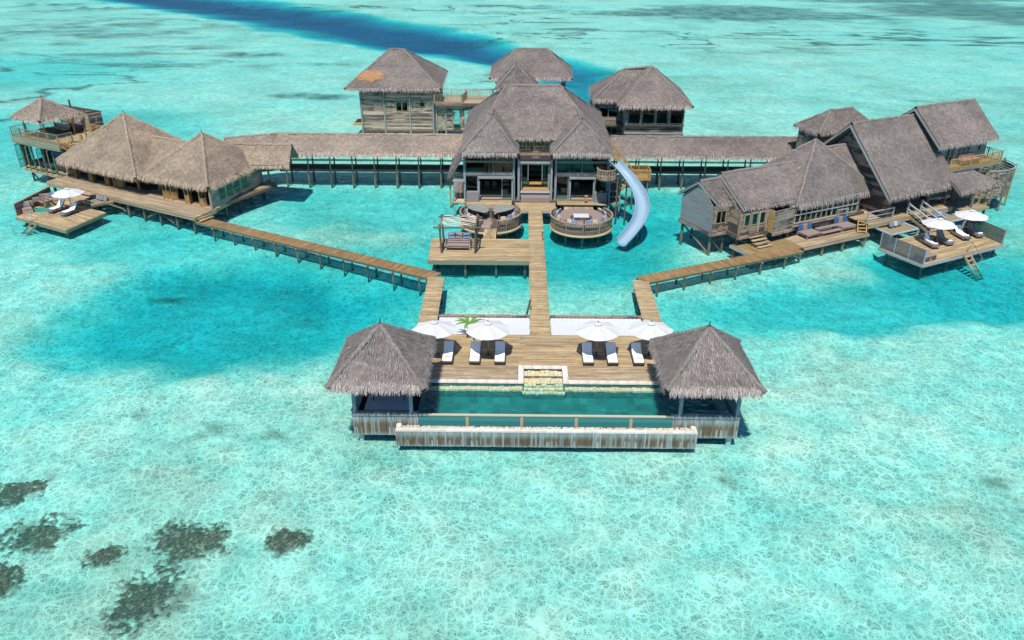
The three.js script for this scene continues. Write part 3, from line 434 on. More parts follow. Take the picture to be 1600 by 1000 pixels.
function parasol(label, at, F, { r = 1.5, h = 2.55, tilt = 0, turn = 0.2, base = true } = {}, group) {
  const t = T('parasol', label, 'parasol', at, F, group), [x, y, z] = at;
  pole(t, 'pole', [x, y, z], [x, y + h + 0.05, z], 0.035, pinkW);
  if (base) { pad(t, 'base', [x, y + 0.09, z], [0.5, 0.16, 0.5], M([0.12, 0.11, 0.1])); pole(t, 'collar', [x, y + 0.1, z], [x, y + 0.5, z], 0.055, darkM); }
  const c = G('canopy', t, [x, y + h, z]); c.rotation.set(tilt, turn, 0);
  for (let k = 0; k < 8; k++) {
    const a = k * Math.PI / 4, b = a + Math.PI / 4, n = 5, pts = [], idx = [], P = (s, tt) => { const q = [Math.sin(a) * (1 - tt) + Math.sin(b) * tt, Math.cos(a) * (1 - tt) + Math.cos(b) * tt], m = s * r; return [x + q[0] * m, y + h - 0.46 * Math.pow(s, 1.25) * (1) - 0.07 * Math.sin(Math.PI * tt) * s + 0, z + q[1] * m]; };
    for (let i = 0; i <= n; i++) for (let j = 0; j <= 4; j++) pts.push(P(0.03 + 0.97 * i / n, j / 4));
    for (let i = 0; i < n; i++) for (let j = 0; j < 4; j++) { const p = i * 5 + j; idx.push(p, p + 5, p + 1, p + 1, p + 5, p + 6); }
    geo(c, 'panel', poly(pts, idx), canvasM);
    pole(c, 'rib', [x + Math.sin(a) * 0.1, y + h - 0.08, z + Math.cos(a) * 0.1], [x + Math.sin(a) * r * 0.98, y + h - 0.49, z + Math.cos(a) * r * 0.98], 0.014, pinkW, cyls[0]);
  }
  geo(c, 'vent_cap', new THREE.ConeGeometry(0.28, 0.12, 8, 1, true).translate(x, y + h + 0.07, z), canvasM);
  pole(c, 'finial', [x, y + h + 0.08, z], [x, y + h + 0.24, z], 0.03, darkM, cyls[0]);
  return t;
}
parasol('white parasol over the lounger nearest the pavilion with the bench', [-7.1, DK, -45.1], 'P', { turn: 0.1, tilt: -0.04 }, 'white parasols on the pool deck');
parasol('white parasol standing beside the potted palm', [-3.58, DK, -45.05], 'P', { turn: 0.3 }, 'white parasols on the pool deck');
parasol('white parasol nearest the end of the central jetty, shading two loungers', [3.6, DK, -45.05], 'P', { turn: 0.2 }, 'white parasols on the pool deck');
parasol('white parasol partly behind the pavilion over the water', [7.1, DK, -45.2], 'P', { turn: 0.05 }, 'white parasols on the pool deck');
{
  const t = T('potted_palm', 'small green palm behind the parasol by the white net', 'plant', [-5.0, DK, -48.0], 'P'), lm = new THREE.MeshPhysicalMaterial({ color: lin(0.12, 0.24, 0.035), roughness: 0.6, transmission: 0.15, thickness: 0, side: THREE.DoubleSide });
  pole(t, 'pot', [-5, DK, -48], [-5, DK + 0.45, -48], 0.24, M([0.12, 0.1, 0.085])); pole(t, 'stem', [-5, DK + 0.4, -48], [-5, DK + 1.0, -48], 0.05, pileW);
  for (let k = 0; k < 11; k++) { const a = k * 2.4 + 1, L = rr(0.9, 1.5), n = 7, pts = [], idx = []; for (let i = 0; i <= n; i++) { const s = i / n, w = 0.13 * Math.sin(Math.PI * Math.min(1, s * 0.92 + 0.06)), d = s * L, y = DK + 1.0 + s * 0.75 - s * s * 0.75; for (const q of [-1, 0, 1]) pts.push([-5 + Math.cos(a) * d - Math.sin(a) * q * w, y - Math.abs(q) * w * 0.3, -48 + Math.sin(a) * d + Math.cos(a) * q * w]); } for (let i = 0; i < n; i++) for (let j = 0; j < 2; j++) { const p = i * 3 + j; idx.push(p, p + 1, p + 3, p + 1, p + 4, p + 3); } geo(t, 'leaf', poly(pts, idx), lm); }
}
// ---------- nets between the jetties ----------
function net(label, pts, F, m, o = {}) {                               // pts: four corners, in order
  const c = lp(pts[0], pts[2], 0.5), t = T('overwater_net', label, 'net', c, F, o.group), n = 14, g = [], idx = [];
  for (let j = 0; j <= n; j++) for (let i = 0; i <= n; i++) { const p = lp(lp(pts[0], pts[1], i / n), lp(pts[3], pts[2], i / n), j / n); g.push(add(p, [0, -(o.sag ?? 0.1) * Math.sin(Math.PI * i / n) * Math.sin(Math.PI * j / n), 0])); }
  for (let j = 0; j < n; j++) for (let i = 0; i < n; i++) { const p = j * (n + 1) + i; idx.push(p, p + n + 1, p + 1, p + 1, p + n + 1, p + n + 2); }
  geo(t, 'netting', poly(g, idx, g.map((p) => [p[0], p[2]])), m);
  if (o.frame) for (const k of o.sides ?? [0, 1, 2, 3]) pole(t, 'frame_bar', pts[k], pts[(k + 1) % 4], o.r ?? 0.07, o.frame);
  if (o.cords) for (let k = 0, N = Math.round(len(sub(pts[1], pts[0])) / 0.3); k < N; k++) { const p = lp(pts[0], pts[1], (k + 0.5) / N); pole(t, 'lashing', p, add(p, o.cords), 0.015, ropeM, cyls[0]); }
  return t;
}
const netT = tex(128, 128, (u, v) => { const a = Math.min(mod(u * 4, 1), mod(v * 4, 1)) < 0.09 ? 0.93 : 1; return a - 0.05 * noise(u * 20, v * 20, 3, 20); }, true);
const netM = new THREE.MeshPhysicalMaterial({ map: netT, color: lin(0.67, 0.68, 0.7), roughness: 0.95, transmission: 0.1, thickness: 0, bumpMap: clothB, bumpScale: 0.01, side: THREE.DoubleSide });
net('white stretched net behind the deck, with the palm beside it', [[-7.42, DK - 0.06, -51.05], [-0.8, DK - 0.06, -51.05], [-0.8, DK - 0.1, -48.42], [-7.42, DK - 0.1, -48.42]], 'P', netM, { cords: [0, 0.02, -0.14], group: 'white nets behind the pool deck' });
net('white stretched net on the side of the jetty away from the palm', [[0.74, DK - 0.06, -51.05], [7.4, DK - 0.06, -51.05], [7.4, DK - 0.1, -48.42], [0.74, DK - 0.1, -48.42]], 'P', netM, { cords: [0, 0.02, -0.14], group: 'white nets behind the pool deck' });
for (const s of [-1, 1]) { const t = T('net_beam', s < 0 ? 'narrow timber edge behind the white net beside the palm' : 'narrow timber edge behind the white net away from the palm', 'beam', [s * 4.1, DK - 0.1, -51.3], 'P'); const a = s < 0 ? -7.5 : 0.7, b = s < 0 ? -0.76 : 7.5; for (let k = 0; k < 2; k++) for (let i = 0; i < 2; i++) beam(t, 'plank', [mix(a, b, i / 2) + 0.005, DK - 0.03, -51.22 - k * 0.17], [mix(a, b, (i + 1) / 2) - 0.005, DK - 0.03, -51.22 - k * 0.17], 0.155, 0.07, pinkW); beam(t, 'bearer', [a, DK - 0.18, -51.3], [b, DK - 0.18, -51.3], 0.2, 0.2, darkW); for (let k = 0; k < 3; k++) pile(t, mix(a + 0.6, b - 0.6, k / 2), -51.3, DK - 0.2); }
// ---------- jetties ----------
{
  let t = T('jetty', 'straight central jetty from the pool deck to the big house', 'jetty', [0, DK, -62]);
  jetty(t, [-0.08, 2.5, -47.03], [-0.04, DK, -75.3], 1.4, deckW);
  t = T('jetty', 'jetty leading from the pool to the low house with two thatch peaks', 'jetty', [-8.3, DK, -58]);
  jetty(t, [-7.98, 2.5, -47.07], [-8.4, DK, -58.3], 1.33, deckW); jetty(t, [-8.42, DK + 0.008, -58.5], [-32.95, DK - 0.04, -71.95], 1.5, jettyW);
  t = T('jetty', 'jetty leading from the pool to the long row of grey thatched gables', 'jetty', [8.3, DK, -58]);
  jetty(t, [7.88, 2.5, -47.07], [8.28, DK, -57.9], 1.33, deckW); jetty(t, [8.3, DK + 0.008, -58.05], [23.4, DK + 0.008, -65.25], 1.5, jettyW);
  t = T('ladder', 'small wooden ladder leaning on the central jetty by the net', 'ladder', [-1.0, 0, -52], 'P');
  for (const s of [0, 0.3]) beam(t, 'stile', [-1.5, -0.6, -51.7 - s], [-0.72, 2.5, -52.4 - s], 0.07, 0.1, darkW); for (let k = 1; k < 5; k++) beam(t, 'rung', lp([-1.5, -0.6, -51.7], [-0.72, 2.5, -52.4], k / 5), lp([-1.5, -0.6, -52], [-0.72, 2.5, -52.7], k / 5), 0.1, 0.04, darkW);
}
// ---------- the big house in the middle ----------
{
  const t = T('main_house', 'large two storey house with broad grey thatch and two front dormers', 'house', [0, 2, -84]);
  const e = 7, FL = [-7.75, e, -79], FR = [7.95, e, -79], BL = [-8.05, e, -97], BR = [8.25, e, -97.2], r0 = [-3.2, 12, -87], r1 = [2.7, 12, -87];
  const fy = (z) => 12 - 0.625 * (z + 87);                              // front slope
  roof(t, [[[-1.75, fy(-80.2), -80.2], [1.5, fy(-80.2), -80.2], r1, r0], [FL, [-1.75, fy(-80.2), -80.2], r0], [[1.5, fy(-80.2), -80.2], FR, r1], [FR, BR, r1], [BR, BL, r0, r1], [BL, FL, r0]], thG, { dens: 34, fringe: 44, caps: [[r0, r1, 0.2], [r1, BR], [r0, BL], [r0, [-4.7, 10.1, -84.2]], [r1, [4.5, 10.0, -84]]], noFringe: [1, 2] });
  for (const [x0, x1, xm, h, zf, za] of [[-7.75, -1.75, -4.55, 10.25, -77.75, -79.8], [1.5, 7.95, 4.6, 10.0, -77.65, -79.3]]) {
    const d = G('dormer', t, [xm, e, -80]), b = 6.85, A = [xm, h, za], B = [xm, h - 0.05, -84.6], a0 = [x0, b, zf], a1 = [x1, b, zf], z2 = -84.4;
    roof(d, [[a0, a1, A], [a1, [x1 - 0.2, b + 0.9, -82.4], B, A], [[x0 + 0.2, b + 0.9, -82.4], a0, A, B]], thG, { dens: 34, fringe: 60, fl: 0.5, caps: [[a0, A], [a1, A], [A, B]], noFringe: [] });
  }
  const sp = G('spire', t, [-2.1, 11.6, -87.6]), s0 = 2.35, sb = 11.55;
  hipRoof(sp, [-2.1 - s0, sb, -87.2], [-2.1 + s0, sb, -87.2], [-2.1 + s0, sb, -91], [-2.1 - s0, sb, -91], [-2.1, 14.1, -88.2], [-2.1, 14.1, -88.2], thG, { dens: 30, fringe: 20 });
  // lean-to on the far left side
  const lt = G('side_roof', t, [-8.4, 3.5, -86]);
  roof(lt, [[[-9.5, 3.5, -95], [-9.3, 3.5, -79.8], [-7.6, 6.3, -79.4], [-7.9, 6.3, -95]]], thG, { dens: 30, fringe: 40 });
  beam(lt, 'post', [-9.1, -1, -80.6], [-9.1, 3.6, -80.6], 0.16, 0.16, goldW); beam(lt, 'post', [-9.2, -1, -87], [-9.2, 3.6, -87], 0.16, 0.16, goldW);
  // floors
  box(t, 'floor', [0.1, 1.62, -87.5], [15.6, 0.3, 18], darkW); box(t, 'upper_floor', [-4.9, 4.42, -83], [5.4, 0.2, 8.4], darkW); box(t, 'upper_floor', [5.1, 4.42, -83], [5.6, 0.2, 8.4], darkW);
  // outer walls
  wall(t, [-7.5, -95], [-7.5, -79.6], 1.8, 7.0, greyW, [], { bh: 0.3 }); wall(t, [7.75, -79.6], [7.75, -95], 1.8, 7.0, greyW, [], { bh: 0.3 }); wall(t, [7.75, -95.5], [-7.5, -95.5], 1.8, 7, null);
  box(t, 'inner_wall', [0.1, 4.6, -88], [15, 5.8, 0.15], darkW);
  // two glazed bays
  for (const [x0, x1] of [[-7.4, -2.25], [2.1, 7.55]]) {
    for (const x of [x0, x1]) beam(t, 'post', [x, -1, -78.9], [x, 7.3, -78.9], 0.22, 0.22, blueW);
    for (const y of [4.55, 5.85, 6.9]) beam(t, 'beam', [x0, y, -78.88], [x1, y, -78.88], 0.16, y === 4.55 ? 0.26 : 0.1, y === 4.55 ? blueW : mossW);
    glazing(t, [x0 + 0.12, -78.9], [x1 - 0.12, -78.9], 4.7, 5.82, mossW, { n: 2 }); glazing(t, [x0 + 0.12, -78.9], [x1 - 0.12, -78.9], 5.9, 6.86, mossW, { n: 3 });
    glazing(t, [x0 + 0.1, -79], [x0 + 1.35, -79], 1.8, 4.4, blueW, { name: 'glass_screen' }); glazing(t, [x1 - 1.25, -79], [x1 - 0.1, -79], 1.8, 4.4, blueW, { name: 'glass_screen' });
    for (const x of [x0 + 1.5, x1 - (x0 < 0 ? 0.15 : 1.45)]) beam(t, 'post', [x, 1.8, -78.5], [x, 4.3, -78.5], 0.18, 0.18, blueW);
    beam(t, 'lintel', [x0 + 1.4, 4.3, -78.45], [x1 - (x0 < 0 ? 0.1 : 1.3), 4.3, -78.45], 0.42, 0.16, blueW);
    rect(t, x0 + 0.2, x1 - 0.2, -78.6, -77.2, 1.82, deckW, { seg: 6 }); box(t, 'interior_floor', [(x0 + x1) / 2, 1.84, -81.6], [x1 - x0 - 0.3, 0.06, 5.4], M([0.3, 0.235, 0.18]));
    const cx = x0 < 0 ? x0 + 0.85 : x1 - 0.75; box(t, 'low_wall', [cx, 2.35, -78.2], [1.3, 1.05, 0.5], M([0.23, 0.2, 0.2]));
  }
  // centre bay
  for (const x of [-1.75, 1.65]) { beam(t, 'post', [x, 1.8, -78.6], [x, 6.2, -78.6], 0.22, 0.22, blueW); beam(t, 'post', [x * 0.86, 1.8, -79.6], [x * 0.86, 5.6, -79.6], 0.2, 0.2, blueW); }
  beam(t, 'lintel', [-1.7, 5.55, -79.55], [1.6, 5.55, -79.55], 0.5, 0.22, blueW); beam(t, 'lintel', [-1.9, 6.15, -78.75], [1.8, 6.15, -78.75], 0.3, 0.2, darkM);
  wall(t, [-2.1, -80.9], [2.0, -80.9], 5.7, 7.9, pinkW, [[0.3, 1.9, 6.9, 7.6], [2.2, 3.8, 6.9, 7.6]], { bh: 0.3 });
  glazing(t, [-1.78, -80.85], [-0.2, -80.85], 6.92, 7.6, goldW, { n: 4 }); glazing(t, [0.1, -80.85], [1.7, -80.85], 6.92, 7.6, goldW, { n: 4 });
  glazing(t, [-1.5, -81.2], [-0.75, -81.2], 2.75, 5.5, blueW, { name: 'door_leaf' }); glazing(t, [0.75, -81.2], [1.45, -81.2], 2.75, 5.5, blueW, { name: 'door_leaf' });
  rect(t, -1.55, 1.5, -82.5, -79.2, 2.7, goldW, { seg: 4 });
  box(t, 'upper_step', [0, 2.42, -79.12], [3.2, 0.5, 0.24], M([0.32, 0.32, 0.33])); box(t, 'upper_step', [0, 2.62, -79.0], [3.2, 0.1, 0.3], M([0.5, 0.49, 0.47]));
  box(t, 'daybed_block', [0, 2.05, -78.4], [3.0, 0.5, 0.95], taupe);
  for (let k = 0; k < 5; k++) beam(t, 'stair_tread', [-0.6, 2.9 + k * 0.45, -82.6 - k * 0.4], [0.8, 2.9 + k * 0.45, -82.6 - k * 0.4], 0.3, 0.07, darkW);
  // side booth and shelf on the outer ends
  for (const s of [-1, 1]) { const x = s < 0 ? -7.9 : 8.2; for (const q of [-0.55, 0.55]) beam(t, 'post', [x + q, s < 0 ? 0 : 1, -77.7], [x + q, 4.15, -77.7], 0.14, 0.14, blueW); box(t, 'side_deck', [x, 1.85, -78.3], [1.3, 0.12, 1.5], deckW); beam(t, 'lintel', [x - 0.65, 4.15, -77.75], [x + 0.65, 4.15, -77.75], 0.5, 0.14, blueW); box(t, 'side_wall', [x, 2.9, -79], [1.2, 2.2, 0.1], s < 0 ? pinkW[0] : darkW[0]); if (s > 0) for (const y of [2.5, 3.1]) beam(t, 'shelf', [x - 0.5, y, -78], [x + 0.5, y, -78], 0.5, 0.06, blueW); }
  for (const x of [-7.2, -4.8, -2.2, 2.2, 4.8, 7.4]) for (const z of [-79.2, -83, -88, -94]) pile(t, x, z, 1.6, pileW, 0.17);
  // porch in front
  rect(t, -2.1, 2.1, -77.9, -75.3, DK, deckW, { seg: 5 }); beam(t, 'fascia', [-2.1, DK - 0.14, -75.28], [-0.78, DK - 0.14, -75.28], 0.08, 0.2, steelW); beam(t, 'fascia', [0.7, DK - 0.14, -75.28], [2.1, DK - 0.14, -75.28], 0.08, 0.2, steelW);
  for (const x of [-1.7, 1.7]) pile(t, x, -75.6, DK - 0.1);
  // small balcony at the top of the slide
  const bc = G('balcony', t, [7.15, 4.7, -76.8]), R0 = 0.95; geo(bc, 'balcony_floor', new THREE.CylinderGeometry(R0 + 0.06, R0 - 0.1, 0.22, 20).translate(7.15, 4.72, -76.8), pinkW);
  const ring = []; for (let k = 0; k <= 10; k++) { const a = -1.9 + k * 0.38; ring.push([7.15 + Math.sin(a) * R0, 4.8, -76.8 + Math.cos(a) * R0]); }
  for (let k = 0; k < 10; k++) { beam(bc, 'top_rail', add(ring[k], [0, 1, 0]), add(ring[k + 1], [0, 1, 0]), 0.12, 0.1, paleW); for (let j = 0; j < 2; j++) { const p = lp(ring[k], ring[k + 1], j / 2); pole(bc, 'baluster', p, add(p, [0, 1, 0]), 0.05, j ? paleW : greyW, cyls[0]); } }
  box(bc, 'bracket', [7.2, 4.55, -78], [1.6, 0.2, 2], darkW);
}
// stair of gold timber beside the slide
{
  const t = T('outdoor_stair', 'light timber outdoor stair with landing beside the blue slide', 'stair', [11, 3, -82.5]);
  const A = [8.2, 5.9, -82.6], B = [10.4, 3.45, -81.9];
  for (const z of [-0.5, 0.5]) { beam(t, 'stringer', add(A, [0, 0, z]), add(B, [0, 0, z]), 0.08, 0.26, goldW); railing(t, [add(A, [0, 0.05, z]), add(B, [0, 0.05, z])], 1.0, goldW, { every: 0.24, postEvery: 1.2, baluster: 0.03 }); }
  for (let k = 0; k < 11; k++) beam(t, 'tread', add(lp(A, B, k / 10), [0, 0.08, -0.5]), add(lp(A, B, k / 10), [0, 0.08, 0.5]), 0.26, 0.05, goldW);
  rect(t, 10.3, 12.3, -82.9, -80.9, 3.4, goldW, { seg: 3 });
  railing(t, [[10.4, 3.4, -80.9], [12.3, 3.4, -80.9], [12.3, 3.4, -82.9], [10.4, 3.4, -82.9]], 1.05, goldW, { every: 0.17, postEvery: 1.0, baluster: 0.035, mid: true });
  for (const [x, z] of [[10.5, -81.1], [12.1, -81.1], [12.1, -82.7]]) pile(t, x, z, 3.3, pileW, 0.1);
  const C = [10.2, 3.3, -81.3], D = [8.4, 2.1, -80.2]; for (let k = 0; k < 6; k++) beam(t, 'tread', add(lp(C, D, k / 5), [0, 0, -0.45]), add(lp(C, D, k / 5), [0, 0, 0.45]), 0.3, 0.05, goldW); beam(t, 'stringer', add(C, [0, -0.08, 0.45]), add(D, [0, -0.08, 0.45]), 0.08, 0.22, goldW); beam(t, 'handrail', add(C, [0, 0.9, 0.45]), add(D, [0, 0.9, 0.45]), 0.07, 0.07, goldW);
}
{ // slide
  const t = T('water_slide', 'curved pale blue water slide dropping from the balcony into the lagoon', 'slide', [9.5, 0, -73]);
  const crv = new THREE.CatmullRomCurve3([[8.0, 5.85, -78.1], [8.55, 5.45, -77.2], [9.5, 4.55, -75.95], [10.25, 3.6, -74.4], [10.38, 2.7, -72.75], [9.86, 1.85, -71.15], [9.0, 1.1, -70.0], [8.15, 0.55, -69.0]].map((p) => V3(...p)));
  const n = 60, m = 14, pts = [], idx = [], hw = 0.64;
  for (let pass = 0; pass < 2; pass++) for (let i = 0; i <= n; i++) {
    const p = crv.getPointAt(i / n), d = crv.getTangentAt(i / n), s = d.clone().cross(V3(0, 1, 0)).normalize();
    for (let j = 0; j <= m; j++) { const a = mix(-1.52, 1.52, j / m), rr2 = hw + pass * 0.05; const q = p.clone().addScaledVector(s, Math.sin(a) * rr2); q.y += 0.55 - Math.cos(a) * rr2 * 0.95; pts.push(q.toArray()); }
  }
  const o2 = (n + 1) * (m + 1);
  for (let i = 0; i < n; i++) for (let j = 0; j < m; j++) { const a = i * (m + 1) + j, b = a + m + 1; idx.push(a, b, a + 1, a + 1, b, b + 1, o2 + a, o2 + a + 1, o2 + b, o2 + a + 1, o2 + b + 1, o2 + b); }
  for (let i = 0; i < n; i++) for (const j of [0, m]) { const a = i * (m + 1) + j, b = a + m + 1; idx.push(a, o2 + a, b, b, o2 + a, o2 + b); }
  const sm1 = new THREE.MeshPhysicalMaterial({ color: lin(0.29, 0.41, 0.5), roughness: 0.38, map: tex(64, 256, (u, v) => 0.86 + 0.14 * fbm(u * 14, v * 3, 171, 3), true), clearcoat: 0.3, clearcoatRoughness: 0.3, side: THREE.DoubleSide });
  geo(t, 'chute', poly(pts, idx, pts.map((_, k) => [(k % (m + 1)) / m, Math.floor((k % o2) / (m + 1)) / n])), sm1);
  for (const s of [-1, 1]) { const e = []; for (let i = 0; i <= n; i++) { const p = crv.getPointAt(i / n), d = crv.getTangentAt(i / n), q = d.clone().cross(V3(0, 1, 0)).normalize(); e.push(p.addScaledVector(q, s * (hw + 0.03)).add(V3(0, 0.53, 0))); } geo(t, 'rim', new THREE.TubeGeometry(new THREE.CatmullRomCurve3(e), 60, 0.055, 6), sm1); }
  for (const q of [0.14, 0.3, 0.46, 0.62, 0.78]) { const p = crv.getPointAt(q), d = crv.getTangentAt(q), s = d.clone().cross(V3(0, 1, 0)).normalize(), e = []; for (let j = 0; j <= 12; j++) { const a = mix(-1.52, 1.52, j / 12), w = p.clone().addScaledVector(s, Math.sin(a) * (hw + 0.05)); w.y += 0.55 - Math.cos(a) * (hw + 0.06) * 0.95; e.push(w); } geo(t, 'joint_flange', new THREE.TubeGeometry(new THREE.CatmullRomCurve3(e), 24, 0.045, 6), sm1); }
  for (const s of [0.2, 0.42, 0.62, 0.8, 0.95]) { const p = crv.getPointAt(s); pole(t, 'support', [p.x, -6, p.z], [p.x, p.y - 0.14, p.z], 0.09, pileW, taper); }
  pole(t, 'support', [8.3, -6, -76.4], [8.3, 5, -76.6], 0.1, pileW, taper);
}
// ---------- side deck with the swing bed ----------
{
  const t = T('swing_deck', 'broad plank deck joining the central jetty, carrying the hanging daybed', 'deck', [-5.2, DK, -64.6]);
  rows(t, -67.2, -61.95, (z) => [mix(-9.73, -9.45, (z + 67.2) / 5.25), -0.76], DK + 0.003, deckW, { pw: 0.155, seg: 4.4 });
  beam(t, 'fascia', [-9.45, DK - 0.22, -61.9], [-0.78, DK - 0.22, -61.9], 0.08, 0.32, mossW); beam(t, 'fascia', [-9.62, DK - 0.22, -67.2], [-9.48, DK - 0.22, -61.95], 0.08, 0.32, mossW);
  for (const x of [-9, -6.3, -3.6, -1.1]) for (const z of [-62.3, -64.6, -66.8]) pile(t, x, z, DK - 0.1);
  cols(t, -4.98, -3.78, () => [-69.9, -67.22], DK, deckW); const q = T('jetty_post', 'short mooring post on the central jetty', 'post', [0.5, DK, -66.3]); beam(q, 'post', [0.5, DK - 0.1, -66.3], [0.5, DK + 0.95, -66.3], 0.13, 0.13, greyW); beam(q, 'cap', [0.5, DK + 0.94, -66.3], [0.5, DK + 1.0, -66.3], 0.16, 0.16, darkW);
}
{
  const t = T('log_pergola', 'rustic log frame with cloth strips hung across its top', 'pergola', [-7, DK, -65]);
  const F = [[-8.45, -63.6], [-5.5, -63.6], [-8.5, -66.4], [-5.45, -66.3]], H = 4.15;
  F.forEach(([x, z], k) => pole(t, 'post', [x, DK, z], [x + (k % 2 ? 0.12 : -0.12), H + 0.25, z + (k < 2 ? -0.1 : 0.1)], 0.09, darkW));
  pole(t, 'beam', [-9.1, H, -63.68], [-4.95, H, -63.68], 0.075, pileW); pole(t, 'beam', [-8.9, H, -66.4], [-4.95, H, -66.4], 0.075, pileW);
  for (const x of [-8.5, -5.42]) pole(t, 'beam', [x, H + 0.13, -63.3], [x, H + 0.13, -66.8], 0.07, pileW);
  pole(t, 'brace', [-8.47, DK + 0.35, -63.6], [-8.5, DK + 0.35, -66.4], 0.06, darkW); pole(t, 'brace', [-5.48, DK + 0.35, -63.6], [-5.45, DK + 0.35, -66.3], 0.06, darkW);
  for (let k = 0; k < 7; k++) { const z = -64.0 - k * 0.37, pts = [], idx = [], n = 14; for (let i = 0; i <= n; i++) for (const q of [0, 1]) pts.push([mix(-8.45, -5.45, i / n), H + 0.17 + 0.05 * Math.sin(i * 0.9 + k * 2) - 0.08 * Math.sin(Math.PI * i / n), z - q * (0.15 + 0.05 * Math.sin(i * 1.3 + k))]); for (let i = 0; i < n; i++) idx.push(i * 2, i * 2 + 1, i * 2 + 2, i * 2 + 1, i * 2 + 3, i * 2 + 2); geo(t, 'cloth_strip', poly(pts, idx), M([0.62, 0.5, 0.41], { side: THREE.DoubleSide })); }
  const b = T('hanging_daybed', 'taupe cushioned daybed hanging in the log frame', 'daybed', [-7.05, DK, -65.1]);
  box(b, 'bed_frame', [-7.05, DK + 0.3, -65.2], [2.2, 0.12, 2.0], pinkW); for (let k = 0; k < 3; k++) pad(b, 'cushion', [-7.05, DK + 0.46 + k * 0.05, -64.45 - k * 0.55], [2.1, 0.26, 0.54], taupe);
  pad(b, 'backrest', [-7.05, DK + 0.75, -66.15], [2.1, 0.5, 0.24], taupe, 0, -0.2);
  for (const x of [-8.1, -6.0]) for (const z of [-64.25, -66.1]) { pole(b, 'rope', [x, DK + 0.3, z], [x, 4.2, z < -65 ? -66.4 : -63.7], 0.018, ropeM, cyls[0]); beam(b, 'corner_post', [x, DK + 0.1, z], [x, DK + 0.5, z], 0.08, 0.08, ropeM); }
  [[-7.7, blueC, 'blue pillow on the hanging daybed, on its lagoon side'], [-7.05, taupe, 'brown pillow in the middle of the hanging daybed'], [-6.4, blueC, 'blue pillow on the hanging daybed, on its jetty side']].forEach(([x, m, l]) => { const p = T('pillow', l, 'pillow', [x, DK + 0.7, -65.8]); pad(p, 'cushion', [x, DK + 0.82, -65.78], [0.6, 0.5, 0.18], m, 0, -0.75); });
}
// ---------- round terraces ----------
function roundTerrace(cx, cz, label, gap) {
  const t = T('round_terrace', label, 'terrace', [cx, DK, cz], 'W', 'round terraces in front of the big house'), r = 2.95;
  geo(t, 'terrace_floor', new THREE.CylinderGeometry(r - 0.08, r - 0.15, 0.56, 56).translate(cx, DK - 0.3, cz), pinkW[0]); geo(t, 'terrace_rim', new THREE.TorusGeometry(r + 0.04, 0.13, 6, 60).rotateX(Math.PI / 2).translate(cx, DK - 0.56, cz), paleW[0]);
  cols(t, cx - 1.5, cx + 1.5, () => [cz - 2.5, cz - 4.3], DK + 0.01, deckW);
  const N = 56; let prev = null;
  for (let k = 0; k <= N; k++) {
    const a = mix(-2.25, 2.25, k / N), p = [cx + Math.sin(a) * (r - 0.05), DK - 0.02, cz + Math.cos(a) * (r - 0.05)], open = gap && Math.abs(a + 0.03) < 0.26;
    if (!open) { pole(t, 'baluster', add(p, [0, -0.58, 0]), add(p, [Math.sin(a) * 0.12, 0.72, Math.cos(a) * 0.12]), k % 7 ? 0.05 : 0.075, k % 7 ? pinkW : mossW, cyls[0]); if (prev) beam(t, 'top_rail', add(prev, [Math.sin(a) * 0.12, 0.74, Math.cos(a) * 0.12]), add(p, [Math.sin(a) * 0.12, 0.74, Math.cos(a) * 0.12]), 0.14, 0.09, paleW); prev = p; } else prev = null;
  }
  for (let k = 0; k < 5; k++) { const a = -1.4 + k * 0.7; pile(t, cx + Math.sin(a) * 2.4, cz + Math.cos(a) * 2.4, DK - 0.3, pileW, 0.15); } pile(t, cx, cz - 1, DK - 0.3, pileW, 0.16);
  for (const a of gap ? [-0.36, 0.3] : [0.02]) { const p = [cx + Math.sin(a) * r, DK, cz + Math.cos(a) * r]; pole(t, 'lamp_post', p, add(p, [0, 1.25, 0]), 0.07, darkW); }
  return t;
}
const TL = [-4.45, -73.0], TR = [4.42, -72.3];
roundTerrace(...TL, 'round railed terrace with an opening and a winged slate table', true); roundTerrace(...TR, 'round railed terrace with a sunken square glass table', false);
function ringSofa([cx, cz], label, a0, a1, inner) {
  const t = T('curved_sofa', label, 'sofa', [cx, DK, cz], 'W', 'curved taupe sofas on the round terraces');
  const sh = new THREE.Shape(); sh.absarc(0, 0, 2.62, a0, a1, false); sh.absarc(0, 0, inner, a1, a0, true);
  const g = new THREE.ExtrudeGeometry(sh, { depth: 0.3, bevelEnabled: true, bevelSize: 0.04, bevelThickness: 0.05, bevelSegments: 2, curveSegments: 40 }); g.rotateX(-Math.PI / 2); g.translate(cx, DK + 0.06, cz); geo(t, 'seat', g, taupe);
  return t;
}
ringSofa(TL, 'curved taupe sofa around the winged slate table', -1.15, Math.PI + 1.15, 1.75); ringSofa(TR, 'curved taupe sofa around the sunken square glass table', -3.0 + Math.PI * 0.5 - 0.9, 2.9 + Math.PI * 0.5 - 0.9, 1.1);
function cushionsOn([cx, cz], spots, where) { spots.forEach(([a, m, r = 2.42], k) => { const x = cx + Math.sin(a) * r, z = cz + Math.cos(a) * r, c = m === blueC ? 'slate blue' : m === taupe ? 'brown' : 'beige'; const p = T('scatter_cushion', `${c} scatter cushion, ${['first', 'second', 'third', 'fourth', 'fifth', 'sixth', 'seventh', 'eighth', 'ninth', 'tenth', 'eleventh', 'twelfth', 'thirteenth', 'fourteenth'][k]} along the rim of ${where}`, 'cushion', [x, DK + 0.4, z], 'W', `cushions on ${where}`); pad(p, 'cushion', [x, DK + 0.62, z], [0.55, 0.5, 0.18], m, a, -0.35); }); }
